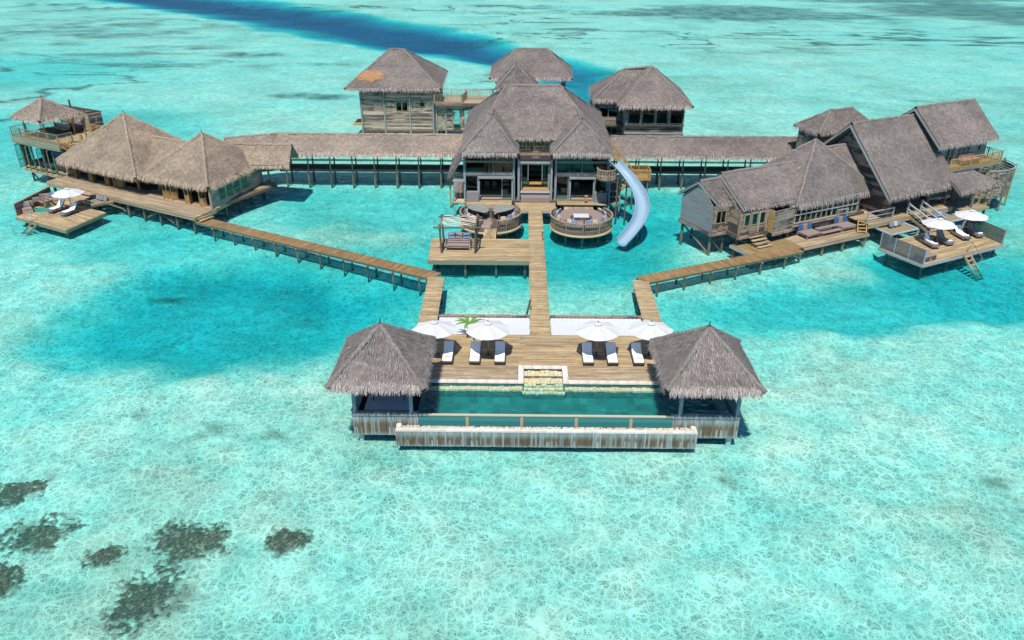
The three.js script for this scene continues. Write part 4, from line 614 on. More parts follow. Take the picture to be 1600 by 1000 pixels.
cushionsOn(TL, [[-2.2, beigeC], [-1.95, blueC], [-1.65, beigeC], [-1.4, blueC], [-1.1, beigeC], [-0.7, beigeC], [0.55, beigeC], [0.9, blueC], [1.2, beigeC], [1.45, blueC], [1.7, blueC], [2.0, beigeC], [2.3, beigeC]], 'the terrace with the slate table');
cushionsOn(TR, [[-2.1, blueC], [-1.8, beigeC], [-1.5, blueC], [-1.2, beigeC], [-0.55, beigeC], [-0.35, blueC], [0.25, blueC], [0.5, beigeC], [0.95, blueC], [1.2, beigeC], [1.45, blueC], [1.7, beigeC], [1.95, blueC], [2.2, beigeC]], 'the terrace with the glass table');
{
  const t = T('slate_table', 'large winged table of grey green radial slats on the terrace with the opening', 'table', [TL[0], DK, TL[1]]);
  const sl = [[0.30, 0.33, 0.29], [0.24, 0.27, 0.24], [0.36, 0.38, 0.33]].map((c) => M(c, { map: grainT }));
  for (const s of [-1, 1]) for (let k = 0; k < 18; k++) { const a0 = s * mix(0.28, 2.75, k / 18), a1 = s * mix(0.28, 2.75, (k + 1) / 18 - 0.006), R1 = 1.75 + 0.35 * Math.sin(Math.PI * (k + 0.5) / 18), P = (a, r) => [TL[0] + Math.sin(a) * r * 1.12, DK + 0.78 + 0.16 * r * Math.abs(Math.sin(a)) , TL[1] - 0.3 + Math.cos(a) * r * 0.72], q = [P(a0, 0.05), P(a1, 0.05), P(a1, R1), P(a0, R1)]; const lo = q.map((p) => add(p, [0, -0.05, 0])); geo(t, 'slat', poly([...q, ...lo], [0, 1, 2, 0, 2, 3, 4, 6, 5, 4, 7, 6, 2, 6, 7, 2, 7, 3, 0, 4, 5, 0, 5, 1, 1, 5, 6, 1, 6, 2, 3, 7, 4, 3, 4, 0]).toNonIndexed(), sl); }
  pole(t, 'pedestal', [TL[0], DK, TL[1] - 0.3], [TL[0], DK + 0.82, TL[1] - 0.3], 0.3, darkW);
  const f = T('glass_table', 'square white topped glass table in the sunken middle of the round sofa', 'table', [TR[0], DK, TR[1]]);
  box(f, 'table_top', [TR[0], DK + 0.5, TR[1] - 0.15], [1.5, 0.05, 1.05], M([0.62, 0.62, 0.6], { roughness: 0.2 })); box(f, 'pedestal', [TR[0], DK + 0.24, TR[1] - 0.15], [0.9, 0.46, 0.6], greyW); box(f, 'inner_floor', [TR[0], DK + 0.03, TR[1]], [1.5, 0.05, 1.5], stoneM);
}
{ // things just inside the ground floor
  const s = T('bar_stool', 'orange timber stool inside the glazed bay beside the low wall', 'stool', [5.3, 1.85, -77.9]); for (const [x, z] of [[5.15, -78.05], [5.45, -78.05], [5.15, -77.75], [5.45, -77.75]]) pole(s, 'leg', [x, 1.85, z], [mix(x, 5.3, 0.4), 2.55, mix(z, -77.9, 0.4)], 0.03, goldW); pole(s, 'seat', [5.3, 2.53, -77.9], [5.3, 2.6, -77.9], 0.2, goldW); pole(s, 'foot_ring', [5.3, 2.1, -77.9], [5.3, 2.13, -77.9], 0.15, goldW);
  const b = T('fruit_bowl', 'bowl of red fruit on the low grey wall', 'bowl', [6.9, 2.88, -78.2]); geo(b, 'bowl', new THREE.SphereGeometry(0.22, 14, 6, 0, 6.3, 1.57, 1.4).translate(6.9, 3.06, -78.2), M([0.3, 0.2, 0.12], { side: THREE.DoubleSide })); for (let k = 0; k < 5; k++) geo(b, 'fruit', new THREE.SphereGeometry(0.09, 8, 6).translate(6.9 + rr(-0.1, 0.1), 3.06, -78.2 + rr(-0.1, 0.1)), M([0.45, 0.03, 0.03]));
  for (const [x, l] of [[-6.0, 'row of dark dining chairs inside the bay behind the slate table, closest to the glass screen'], [-5.2, 'dark dining chair in the middle of the bay behind the slate table'], [-4.4, 'dark dining chair in the bay behind the slate table, nearest the centre door'], [3.6, 'dark dining chair in the bay behind the glass table, nearest the centre door'], [4.5, 'dark dining chair in the bay behind the glass table, closest to the stool']]) { const c = T('dining_chair', l.replace('row of dark dining chairs', 'dark dining chair'), 'chair', [x, 1.87, -81.5]); box(c, 'seat', [x, 2.32, -81.5], [0.5, 0.06, 0.5], darkW); box(c, 'backrest', [x, 2.65, -81.73], [0.5, 0.6, 0.05], darkW); for (const i of [-0.2, 0.2]) for (const j of [-0.2, 0.2]) beam(c, 'leg', [x + i, 1.87, -81.5 + j], [x + i, 2.3, -81.5 + j], 0.05, 0.05, darkW); }
}
// ---------- left: low house with two thatch peaks, tower and sun deck ----------
const U = (u, h, v) => [u, h, -v];
{
  const FD = 2.3, t = T('twin_peak_house', 'low house under two joined brown thatch peaks with a long front deck', 'house', U(-12, FD, 5), 'L'), e = 4.3;
  // deck
  rows(t, 0, -3.3, () => [-23.4, 0.2], FD, paleW, { pw: 0.165, seg: 4.6 }); rows(t, -3.3, -5.2, () => [-24.4, -21.6], FD, paleW, { pw: 0.165, seg: 4 });
  rows(t, -3.3, -5.4, () => [-10.6, -8.4], FD, paleW, { pw: 0.165, seg: 4 });
  for (const h of [0.16, 0.4]) beam(t, 'fascia', U(-23.4, FD - h, -0.03), U(0.2, FD - h, -0.03), 0.07, 0.2, paleW);
  beam(t, 'fascia', U(0.24, FD - 0.25, 0), U(0.24, FD - 0.25, 2.6), 0.07, 0.36, paleW); beam(t, 'fascia', U(-23.45, FD - 0.25, 0), U(-24.4, FD - 0.25, 5), 0.07, 0.36, paleW);
  box(t, 'floor_slab', U(-11.6, FD - 0.2, 7), [22.4, 0.26, 9.4], darkW);
  for (let k = 0; k < 10; k++) { pile(t, mix(-22.8, -0.6, k / 9), -0.35, FD - 0.3, pileW, 0.16); if (k % 3 === 1) for (const s of [-1, 1]) pole(t, 'brace', U(mix(-22.8, -0.6, k / 9), FD - 0.6, 0.35), U(mix(-22.8, -0.6, (k + s * 0.8) / 9), 0.75, 0.35), 0.09, pileW); }
  for (let k = 0; k < 5; k++) { const q = lp([-0.5, 0, 2.6], [-2.4, 0, 11.5], k / 4); pile(t, q[0], -q[2], FD - 0.3, pileW, 0.16); pole(t, 'brace', U(q[0], FD - 0.5, q[2]), U(q[0] - 1.6, 0.4, q[2] + 1.2), 0.08, pileW); }
  // roofs
  const a = [U(-22.8, e, 1.3), U(-9.3, e, 1.1), U(-9, e, 11.2), U(-22.6, e, 11.2)], A = U(-16.25, 9.2, 6.1);
  hipRoof(t, ...a, A, A, thB, { dens: 30, fringe: 52, fl: 0.6, th: 0.34 });
  const b = [U(-9.3, e, 1.7), U(0.25, e + 0.15, 2.0), U(-1.9, e + 0.2, 12.1), U(-10, e, 11.6)], B = U(-5.0, 8.25, 6.7);
  hipRoof(t, ...b, B, B, thB, { dens: 30, fringe: 52, fl: 0.6, th: 0.34 });
  gableRoof(t, U(-14, 6.95, 6.8), U(-6.5, 6.95, 7), U(-11.5, 4.5, 2.4), U(-7.6, 4.5, 2.5), U(-11.5, 4.5, 11.2), U(-7.6, 4.5, 11.4), thB, { dens: 30, fringe: 40 });
  finial(t, A); finial(t, B);
  // small gable towards the covered walkway
  gableRoof(t, U(-5.5, 6.5, 9.6), U(1.6, 6.6, 12.6), U(-2.6, 4.6, 8.6), U(2.6, 4.7, 10.8), U(-6.8, 4.6, 12), U(0.4, 4.7, 14.6), thB, { dens: 30, fringe: 40 });
  // walls, posts and folding doors
  for (let k = 0; k < 8; k++) { const u = [-22, -19.6, -16.8, -14.2, -11.8, -7.4, -4.2, -0.6][k]; beam(t, 'post', U(u, FD, 3.0), U(u, e + 0.5, 3.0), 0.2, 0.2, goldW); }
  for (const [u0, n, s, ang] of [[-21.6, 1, 1, 0.2], [-19.3, 3, 1, 0.5], [-16.5, 3, 1, 0.55], [-14, 4, -1, 0.6], [-7.2, 4, 1, 0.5], [-5.4, 2, -1, 0.5], [-3.9, 3, 1, 0.5], [-1.2, 2, -1, 0.6]]) for (let k = 0; k < n; k++) { const f = k % 2 ? -1 : 1, p0 = [u0 + s * k * 0.28, -2.75 + (f > 0 ? 0.0 : 0.55)], p1 = [u0 + s * (k + 1) * 0.28, -2.75 + (f > 0 ? 0.55 : 0)]; const d = G('folding_door', t, [p0[0], FD, p0[1]]); beam(d, 'panel', [p0[0], FD + 0.45, p0[1]], [p1[0], FD + 0.45, p1[1]], 0.05, 0.85, goldW); beam(d, 'rail', [p0[0], FD + 2.1, p0[1]], [p1[0], FD + 2.1, p1[1]], 0.055, 0.12, goldW); beam(d, 'pane', [p0[0], FD + 1.45, p0[1]], [p1[0], FD + 1.45, p1[1]], 0.015, 1.2, glassM); for (const q of [p0, p1]) beam(d, 'stile', [q[0], FD, q[1]], [q[0], FD + 2.15, q[1]], 0.07, 0.07, goldW); }
  wall(t, [-22.3, -10.6], [-22.3, -3.1], FD, e + 0.3, greyW, []); wall(t, [-1.8, -11], [-22.3, -11], FD, e + 0.3, null);
  { const p = [0.02, -2.35], q = [-2.0, -11.2], L = Math.hypot(p[0] - q[0], p[1] - q[1]); const P = (s) => [mix(p[0], q[0], s / L), mix(p[1], q[1], s / L)]; const op = [0, 1, 2, 3].map((k) => [1.3 + k * 1.28, 2.4 + k * 1.28, FD + 0.5, FD + 1.75]); wall(t, p, q, FD - 0.2, e + 0.3, [...paleW.slice(0, 3), ...greyW.slice(0, 2)].map((m) => { const c = m.clone(); c.color.lerp(lin(0.5, 0.47, 0.4), 0.6); return c; }), op, { bh: 0.3 }); for (const [s0, s1, y0, y1] of op) glazing(t, P(s0), P(s1), y0, y1, goldW, { mid: 0.42 }); beam(t, 'corner_board', U(0.04, FD - 0.3, 2.28), U(0.04, e + 0.2, 2.28), 0.16, 0.16, paleW); beam(t, 'skirting', [p[0] + 0.08, FD - 0.3, p[1]], [q[0] + 0.08, FD - 0.3, q[1]], 0.08, 0.22, paleW); }
  rows(t, -9.2, -12.2, (z) => [-2.1 - (-z - 9) * 0.1, -0.9], FD, paleW, { pw: 0.165, seg: 4 }); beam(t, 'fascia', U(-0.6, FD - 0.15, 9.2), U(-1.0, FD - 0.15, 12.2), 0.16, 0.3, paleW);
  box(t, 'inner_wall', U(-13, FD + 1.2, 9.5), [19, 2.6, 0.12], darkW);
  for (const v of [4.6, 6.2]) box(t, 'inner_wall', U(-9.8, FD + 1, v), [0.12, 2.1, 1.4], paleW);
  // steps to the jetty
  for (let k = 0; k < 3; k++) for (const s of [0, 1]) beam(t, 'step', U(0.36 + k * 0.3, FD - 0.06 - k * 0.15, -0.1 + s * 0.8), U(0.36 + k * 0.3, FD - 0.06 - k * 0.15, 0.68 + s * 0.8), 0.3, 0.12, deckW);
}
{ // tower
  const t = T('lookout_tower', 'two storey timber tower with a roof terrace and open shutters', 'tower', U(-28, 2, 5.5), 'L'), f = 5.9, g = 2.1;
  box(t, 'ground_floor', U(-28, g - 0.15, 5.8), [7, 0.3, 7], paleW); box(t, 'upper_floor', U(-27.1, f - 0.2, 5.6), [8.9, 0.36, 7.2], paleW);
  rect(t, -31.5, -22.7, -2.0, -9.2, f + 0.02, deckW, { pw: 0.24, seg: 4.4 });
  for (const h of [0.1, 0.35, 0.6]) beam(t, 'fascia', U(-31.55, f - h, 1.96), U(-22.65, f - h, 1.96), 0.07, 0.22, mossW); for (const h of [0.1, 0.35, 0.6]) beam(t, 'fascia', U(-31.55, f - h, 1.96), U(-31.55, f - h, 9), 0.07, 0.22, mossW);
  for (const u of [-31.3, -29.3, -27.3, -25.3, -23.3]) beam(t, 'post', U(u, g - 0.2, 2.55), U(u, f - 0.3, 2.55), 0.16, 0.16, mossW);
  beam(t, 'sill', U(-31.4, g + 0.3, 2.5), U(-23.2, g + 0.3, 2.5), 0.2, 0.16, paleW);
  wall(t, [-31.4, -9], [-31.4, -2.6], g, f - 0.3, greyW, [[4, 5.6, g + 0.7, g + 2.4]], {}); wall(t, [-23.2, -8.5], [-31.4, -8.5], g, f - 0.3, greyW, [], { bh: 0.4 }); wall(t, [-23.2, -2.6], [-23.2, -9], g, f - 0.3, greyW, [], { bh: 0.4 });
  for (const u of [-31.2, -29.2, -27.2, -25.2]) { glazing(t, [u + 0.1, -2.5], [u + 0.55, -1.55], g + 0.35, f - 0.75, mossW, { mid: 0.9, name: 'shutter' }); }
  box(t, 'divan', U(-27.6, g + 0.4, 4.4), [5.6, 0.5, 1.6], taupe); box(t, 'divan', U(-28.5, g + 0.9, 5.6), [4.6, 1.0, 0.3], blueC);
  railing(t, [U(-31.45, f, 9), U(-31.45, f, 2.05), U(-22.75, f, 2.05), U(-22.75, f, 3.7)], 1.1, mossW, { every: 0.2, postEvery: 1.75, baluster: 0.022 });
  // terrace roof
  const c = [U(-30.4, 8.1, 1.9), U(-25.3, 8.1, 2.0), U(-25.6, 8.1, 7.1), U(-30.5, 8.1, 7)], A = U(-27.9, 10, 4.4);
  hipRoof(t, ...c, A, A, thP, { dens: 34, fringe: 50, fl: 0.5 }); finial(t, A);
  for (const p of [[-29.7, 2.7], [-26.1, 2.8], [-26.2, 6.3], [-29.8, 6.3]]) beam(t, 'post', U(p[0], f, p[1]), U(p[0], 8.3, p[1]), 0.13, 0.13, goldW);
  const s = [U(-32.9, 4.6, 3.6), U(-31.4, 4.6, 3.2), U(-31.3, 5.4, 5.5)]; roof(t, [[U(-32.7, 4.7, 6), U(-32.7, 4.7, 2.7), U(-31.5, 5.4, 2.9), U(-31.5, 5.4, 6)]], thP, { dens: 30, fringe: 40 });
  // parapet walls and shower stall on the terrace
  wall(t, [-33, -9.2], [-25, -9.2], f, 8.05, pinkW, [], { bh: 0.3 }); beam(t, 'parapet_cap', U(-33, 8.1, 9.25), U(-24.9, 8.1, 9.25), 0.2, 0.08, darkW);
  for (const u of [-33, -30.5, -28]) beam(t, 'post', U(u, f, 9.15), U(u, u === -30.5 ? 8.9 : 8.15, 9.15), 0.16, 0.16, darkW);
  wall(t, [-26.5, -7.6], [-25, -7.6], f, 7.95, paleW, [], { bh: 0.24 }); wall(t, [-25, -7.6], [-24.9, -9.2], f, 7.95, greyW, [], { bh: 0.24 }); wall(t, [-26.5, -9.2], [-26.5, -7.6], f, 7.95, greyW, [], { bh: 0.24 });
  for (const [i, j] of [[[-26.5, 7.6], [-25, 7.6]], [[-25, 7.6], [-24.95, 9.2]], [[-26.5, 7.6], [-26.5, 9.2]]]) beam(t, 'parapet_cap', U(i[0], 8, i[1]), U(j[0], 8, j[1]), 0.18, 0.08, paleW);
  railing(t, [U(-24.9, f, 7.6), U(-22.8, f, 7.6), U(-22.8, f, 5.4)], 1.0, goldW, { every: 0.2, postEvery: 1.2 });
  // curved stair
  const N = 12, cx = -21.9, cv = 4.2; let pr = null;
  for (let k = 0; k < N; k++) { const q = 2.2 - k * 0.24, y = f - 0.1 - k * 0.28, p = U(cx + Math.cos(q) * 0.35, y, cv - Math.sin(q) * 0.35), o = U(cx + Math.cos(q) * 1.35, y, cv - Math.sin(q) * 1.35); beam(t, 'tread', p, o, 0.42, 0.06, goldW); const h = add(o, [0, 0.95, 0]); pole(t, 'baluster', o, h, 0.025, goldW, cyls[0]); if (pr) pole(t, 'handrail', pr, h, 0.045, goldW, cyls[0]); pr = h; }
  pole(t, 'newel', U(cx, 1, cv), U(cx, f + 0.9, cv), 0.16, goldW);
  railing(t, [U(-22.7, f - 0.2, 2.1), U(-21.4, f - 0.9, 2.5)], 1.0, goldW, { every: 0.16, postEvery: 1.4 });
  for (const u of [-31, -28, -25]) for (const v of [2.9, 5.6, 8.4]) pile(t, u, -v, g - 0.2, pileW, 0.16); pole(t, 'brace', U(-28, 1.7, 2.9), U(-26, 0.2, 2.9), 0.08, pileW); pole(t, 'brace', U(-31, 1.7, 2.9), U(-29.5, 0.2, 2.9), 0.08, pileW);
  const d = T('terrace_daybed', 'dark daybed on the tower terrace against the parapet', 'daybed', U(-28, f, 7.9), 'L'); box(d, 'base', U(-27.8, f + 0.25, 7.8), [2.3, 0.45, 1.9], darkW); pad(d, 'mattress', U(-27.8, f + 0.55, 7.8), [2.3, 0.2, 1.9], M([0.14, 0.1, 0.1]));
  [[-28.3, blueC, 'blue pillow on the tower daybed'], [-27.5, beigeC, 'beige pillow on the tower daybed']].forEach(([u, m, l]) => { const p = T('pillow', l, 'pillow', U(u, f + 0.7, 8.4), 'L'); pad(p, 'cushion', U(u, f + 0.85, 8.5), [0.6, 0.4, 0.2], m, 0, -0.5); });
  const tb = T('terrace_table', 'dark table under the small tower roof', 'table', U(-28, f, 4.5), 'L'); box(tb, 'table_top', U(-28, f + 0.7, 4.4), [2.2, 0.07, 1.2], darkW); for (const i of [-0.9, 0.9]) for (const j of [-0.45, 0.45]) beam(tb, 'leg', U(-28 + i, f, 4.4 + j), U(-28 + i, f + 0.68, 4.4 + j), 0.08, 0.08, darkW);
  const so = T('terrace_sofa', 'beige corner sofa behind the table on the tower terrace', 'sofa', U(-28.5, f, 6), 'L'); box(so, 'base', U(-28.6, f + 0.2, 6.1), [2.6, 0.38, 0.8], darkW); pad(so, 'seat', U(-28.6, f + 0.45, 6.1), [2.6, 0.16, 0.8], beigeC); pad(so, 'backrest', U(-28.6, f + 0.7, 6.5), [2.6, 0.4, 0.18], beigeC);
}
{ // lower sun deck
  const y = 1.4, t = T('sun_deck', 'low plank sun deck with a corner sofa and a round water hole', 'deck', U(-14, y, -4.5), 'L');
  const L = (v) => mix(-17.5, -20, (v + 7.25) / 5.35), Rr = (v) => mix(-9.5, -10.75, (v + 7.25) / 5);
  rows(t, 7.25, 2.0, (z) => [L(-z), Rr(-z)], y, deckW, { pw: 0.16, seg: 4.5 }); rows(t, 2.0, 0.1, () => [-19.6, -13.4], y, deckW, { pw: 0.16, seg: 4.5 });
  beam(t, 'fascia', U(-17.5, y - 0.2, -7.28), U(-9.5, y - 0.2, -7.28), 0.08, 0.3, mossW); beam(t, 'fascia', U(-9.48, y - 0.2, -7.25), U(-10.75, y - 0.2, -2.0), 0.08, 0.3, mossW);
  for (const [u, v] of [[-16.8, -6.8], [-13.2, -6.8], [-10.1, -6.8], [-10.8, -2.6], [-14, -2.6], [-18.8, -2.6], [-18.2, -5]]) pile(t, u, -v, y - 0.1, pileW, 0.15);
  const P0 = U(-17.55, y, -7.1), P1 = U(-20.1, y, -1.7); for (let k = 0; k < 6; k++) beam(t, 'screen_board', add(P0, [0, 0.1 + k * 0.2, 0]), add(P1, [0, 0.1 + k * 0.2, 0]), 0.06, 0.185, pinkW); beam(t, 'screen_cap', add(P0, [0, 1.24, 0]), add(P1, [0, 1.24, 0]), 0.14, 0.06, paleW);
  geo(t, 'water_hole', new THREE.CylinderGeometry(0.95, 0.95, 0.03, 32).translate(...U(-17.0, y + 0.02, -4.75)), M([0.03, 0.3, 0.24], { roughness: 0.15 })); geo(t, 'hole_rim', new THREE.TorusGeometry(0.97, 0.05, 6, 40).rotateX(Math.PI / 2).translate(...U(-17.0, y + 0.03, -4.75)), paleW[0]);
  // steps up to the house deck
  for (let k = 0; k < 4; k++) for (const s of [0, 0.42]) beam(t, 'step', U(-16.6, y + 0.2 + k * 0.2, -1.9 + k * 0.42 + s * 0.5), U(-14.9, y + 0.2 + k * 0.2, -1.9 + k * 0.42 + s * 0.5), 0.2, 0.07, paleW);
  box(t, 'landing', U(-15.8, y + 0.75, -0.1), [1.8, 0.1, 0.6], paleW);
  for (const [l, p, s, rot, pil] of [['taupe box sofa at the ladder end of the corner seating', [-17.7, -5.9], [1.2, 0.9], 0.42, [blueC, taupe]], ['taupe box sofa beside the parasol, at the inner end of the corner seating', [-18.4, -2.75], [1.7, 1.0], 0.42, [taupe, blueC]]]) {
    const q = T('box_sofa', l, 'sofa', U(p[0], y, p[1]), 'L', 'taupe sofas on the low sun deck'), c = U(p[0], y, p[1]); box(q, 'base', add(c, [0, 0.2, 0]), [s[0], 0.38, s[1]], paleW, -rot); pad(q, 'seat', add(c, [0, 0.45, 0]), [s[0], 0.16, s[1]], taupe, -rot);
    pil.forEach((m, k) => { const b = U(p[0] - 0.42 - k * 0.04 + k * 0.2, y + 0.75, p[1] - 0.15 + k * 0.45), z = T('pillow', `${m === blueC ? 'blue' : 'taupe'} pillow on the ${l.includes('ladder') ? 'sofa at the ladder end' : 'sofa beside the parasol'} of the low deck`, 'pillow', b, 'L'); pad(z, 'cushion', b, [0.55, 0.5, 0.2], m, 1.1, -0.35); });
  }
  const bs = T('banquette_cushion', 'taupe backrest cushion along the low deck screen', 'cushion', U(-18.9, y, -4), 'L'); for (let k = 0; k < 3; k++) { const q = lp(P0, P1, 0.3 + k * 0.2); pad(bs, 'cushion', add(q, [0.25, 0.75, 0]), [1.0, 0.55, 0.16], taupe, 1.13, -0.1); }
  const tb = T('slatted_table', 'low table with four openings beside the corner sofa', 'table', U(-17.6, y, -3.6), 'L'); { const c = U(-17.8, y + 0.72, -3.9); for (const d of [-0.6, 0, 0.6]) { beam(tb, 'top_bar', add(c, [d, 0, -0.5]), add(c, [d, 0, 0.5]), 0.22, 0.06, pinkW); beam(tb, 'top_bar', add(c, [-0.7, 0.003, d * 0.8]), add(c, [0.7, 0.003, d * 0.8]), 0.2, 0.055, pinkW); } for (const i of [-0.55, 0.55]) beam(tb, 'leg', add(c, [i, -0.72, 0]), add(c, [i, -0.03, 0]), 0.12, 0.4, pinkW); }
  parasol('white parasol over the low sun deck between its two loungers', U(-14.3, y, -3.3), 'L', { r: 1.55, h: 2.3, turn: 0.3 });
  const lk = { pad: M([0.12, 0.16, 0.23]), wood: pinkW, towel: 0.96, tilt: 0.8 };
  for (const [l, u, v] of [['grey lounger with white towel next to the round water hole', -15.4, -4.1], ['grey lounger with white towel nearest the open corner of the low deck', -13.4, -4.05]]) lounger(l, U(u, y, v), 0.16, 'L', lk, 'loungers on the low sun deck');
  // ladder into the sea
  const ld = T('sea_ladder', 'timber ladder with a single handrail going down from the low deck into the lagoon', 'ladder', U(-15, y, -7.4), 'L');
  const A = U(-14.6, y, -7.3), D = [-0.9, -2.0, 1.9]; for (const s of [0, 0.8]) beam(ld, 'stringer', add(A, [s, 0, 0]), add(add(A, [s, 0, 0]), D), 0.07, 0.2, mossW); for (let k = 0; k < 6; k++) beam(ld, 'tread', add(lp(A, add(A, D), (k + 0.5) / 6), [0.04, 0, 0]), add(lp(A, add(A, D), (k + 0.5) / 6), [0.76, 0, 0]), 0.22, 0.04, mossW);
  beam(ld, 'handrail', add(A, [-0.1, 1.0, -0.2]), add(add(A, D), [-0.1, 1.5, -0.2]), 0.07, 0.07, steelW); for (const s of [0.0, 0.9]) pole(ld, 'handrail_post', add(lp(A, add(A, D), s), [-0.1, 0, 0]), add(lp(A, add(A, D), s), [-0.1, 1.05 + 0.4 * s, -0.15]), 0.03, metalM, cyls[0]);
  // rope net by the steps
  const nm = new THREE.MeshPhysicalMaterial({ color: lin(0.23, 0.19, 0.11), roughness: 1, transmission: 0.2, thickness: 0, bumpMap: clothB, bumpScale: 0.01, side: THREE.DoubleSide });
  net('olive rope net in a white frame beside the low sun deck', [U(-14.6, 1.75, -1.75), U(-13.0, 1.75, -1.6), U(-12.4, 1.75, 0.0), U(-14.4, 1.75, -0.1)], 'L', nm, { frame: steelW, sides: [0, 3], r: 0.06, sag: 0.15 });
  const bm = T('net_beam', 'timber beam along the outer edge of the olive rope net', 'beam', U(-12.7, 1.75, -0.9), 'L'); beam(bm, 'plank', U(-13.2, 1.78, -1.9), U(-12.2, 1.78, 0), 0.2, 0.16, deckW); beam(bm, 'bearer', U(-13.2, 1.62, -1.9), U(-12.2, 1.62, 0), 0.12, 0.14, mossW); pole(bm, 'knee_brace', U(-12.4, 1.6, -0.5), U(-11.2, 0.9, 0.5), 0.1, pileW);
  [[-14.2, taupe, 'taupe pillow on the olive net nearest the steps'], [-13.65, blueC, 'blue pillow between two taupe ones on the olive net'], [-13.05, taupe, 'taupe pillow on the olive net farthest from the steps']].forEach(([u, m, l]) => { const b = U(u, 1.98, -0.28), p = T('pillow', l, 'pillow', b, 'L'); pad(p, 'cushion', b, [0.55, 0.48, 0.2], m, 0, -0.4); });
}
// ---------- right: row of grey thatched gables ----------
{
  const t = T('gabled_house', 'lower grey gabled house with a thatch peak and glazed front', 'house', U(11, 2.8, 6), 'Q'), f = 2.8;
  // floors
  box(t, 'floor_slab', U(2.9, f - 0.15, 6.4), [2.2, 0.3, 4.6], darkW); box(t, 'floor_slab', U(5.3, f - 0.15, 6), [3.6, 0.3, 7.2], darkW); box(t, 'floor_slab', U(13, f - 0.15, 6.3), [12.6, 0.3, 8.2], darkW);
  // end annex
  const gA = (s, m, lo, hi) => (q) => mix(lo, hi, 1 - Math.abs(q / s - m) / Math.max(m, 1 - m));
  wall(t, [1.9, -8.6], [1.9, -4.15], f, 5.3, blueW.map((m) => { const c = m.clone(); c.color.setRGB(0.3, 0.32, 0.32); return c; }), [], { top: gA(4.45, 0.5, 5.1, 6.8) });
  wall(t, [1.9, -4.1], [3.8, -4.1], f, 5.25, pinkW, [[0.35, 1.45, f + 0.75, f + 2.0]]); glazing(t, [2.25, -4.08], [3.35, -4.08], f + 0.75, f + 2.0, paleW, { n: 2 });
  roof(t, [[U(2.55, 5.15, 4.0), U(5.2, 5.15, 4.0), U(4.5, 6.9, 6.4), U(1.8, 6.9, 6.4)], [U(4.4, 5.15, 9), U(1.7, 5.15, 9), U(1.8, 6.9, 6.4), U(4.5, 6.9, 6.4)]], thG, { dens: 34, fringe: 44, caps: [[U(1.8, 6.9, 6.4), U(4.5, 6.9, 6.4)]] });
  beam(t, 'bargeboard', U(1.75, 6.85, 6.4), U(2.45, 5.1, 4.0), 0.07, 0.16, blueW); beam(t, 'bargeboard', U(1.75, 6.85, 6.4), U(1.65, 5.1, 9), 0.07, 0.16, blueW);
  // long gable
  wall(t, [3.8, -9.4], [3.8, -2.45], f, 5, pinkW, [], { top: gA(6.95, 0.43, 4.7, 7.0) });
  const op = [[0.55, 1.2, f + 0.75, f + 1.9], [1.45, 2.1, f + 0.75, f + 1.9], [2.35, 3.0, f + 0.75, f + 1.9]];
  wall(t, [3.5, -2.45], [6.95, -2.45], f, 4.75, pinkW, op); for (const [a, b, c, d] of op) glazing(t, [3.5 + a, -2.42], [3.5 + b, -2.42], c, d, paleW);
  for (const u of [3.55, 4.85, 5.75, 6.65]) beam(t, 'pilaster', U(u, f, 2.36), U(u, 4.75, 2.36), 0.09, 0.12, paleW);
  wall(t, [6.95, -2.4], [6.95, -1.75], f - 0.1, 4.8, goldW, []); wall(t, [6.95, -1.75], [9.6, -1.95], f - 0.1, 4.75, greyW, [], { bh: 0.16 });
  gableRoof(t, U(4.2, 7.3, 6.4), U(13.6, 7.3, 6.5), U(4.4, 4.8, 2.85), U(10.8, 4.8, 2.9), U(5.2, 4.9, 10.4), U(13.6, 4.9, 10.2), thG, { dens: 34, fringe: 46 });
  beam(t, 'bargeboard', U(4.15, 7.22, 6.4), U(4.33, 4.75, 2.85), 0.07, 0.16, blueW); beam(t, 'bargeboard', U(4.15, 7.22, 6.4), U(5.15, 4.85, 10.4), 0.07, 0.16, blueW);
  // thatch peak
  const A = U(15.75, 9.2, 6.5), c = [U(10.05, 4.4, 2.3), U(21.2, 4.4, 2.5), U(20.6, 4.4, 10.9), U(10.6, 4.4, 11.4)];
  hipRoof(t, ...c, A, A, thG, { dens: 34, fringe: 50, fl: 0.5 }); finial(t, A);
  gableRoof(t, U(16.4, 8.2, 6.6), U(21.0, 8.2, 6.55), U(18.6, 5.2, 3.4), U(20.8, 5.2, 3.2), U(18.6, 5.2, 9.8), U(20.8, 5.2, 9.8), thG, { dens: 34, fringe: 30, noFringe: [1] });
  // glazed front
  for (let k = 0; k <= 13; k++) { const u = mix(9.7, 18.5, k / 13); beam(t, 'mullion', U(u, f, 2.55), U(u, 4.7, 2.55), 0.09, 0.12, k % 3 ? paleW : mossW); }
  for (let k = 0; k < 13; k++) { const u = mix(9.7, 18.5, k / 13); beam(t, 'pane', U(u + 0.05, f + 1.05, 2.56), U(u + 0.62, f + 1.05, 2.56), 0.014, 1.9, glassM); }
  for (const y of [f + 0.06, f + 0.85, 4.62]) beam(t, 'transom', U(9.7, y, 2.5), U(18.5, y, 2.5), 0.12, 0.08, steelW);
  wall(t, [18.5, -10], [9.6, -10], f, 4.6, null); wall(t, [18.6, -2.7], [18.6, -10], f, 4.8, darkW, [], { bh: 0.4 }); box(t, 'inner_partition', U(14, f + 1, 6), [0.1, 2.0, 4], darkW);
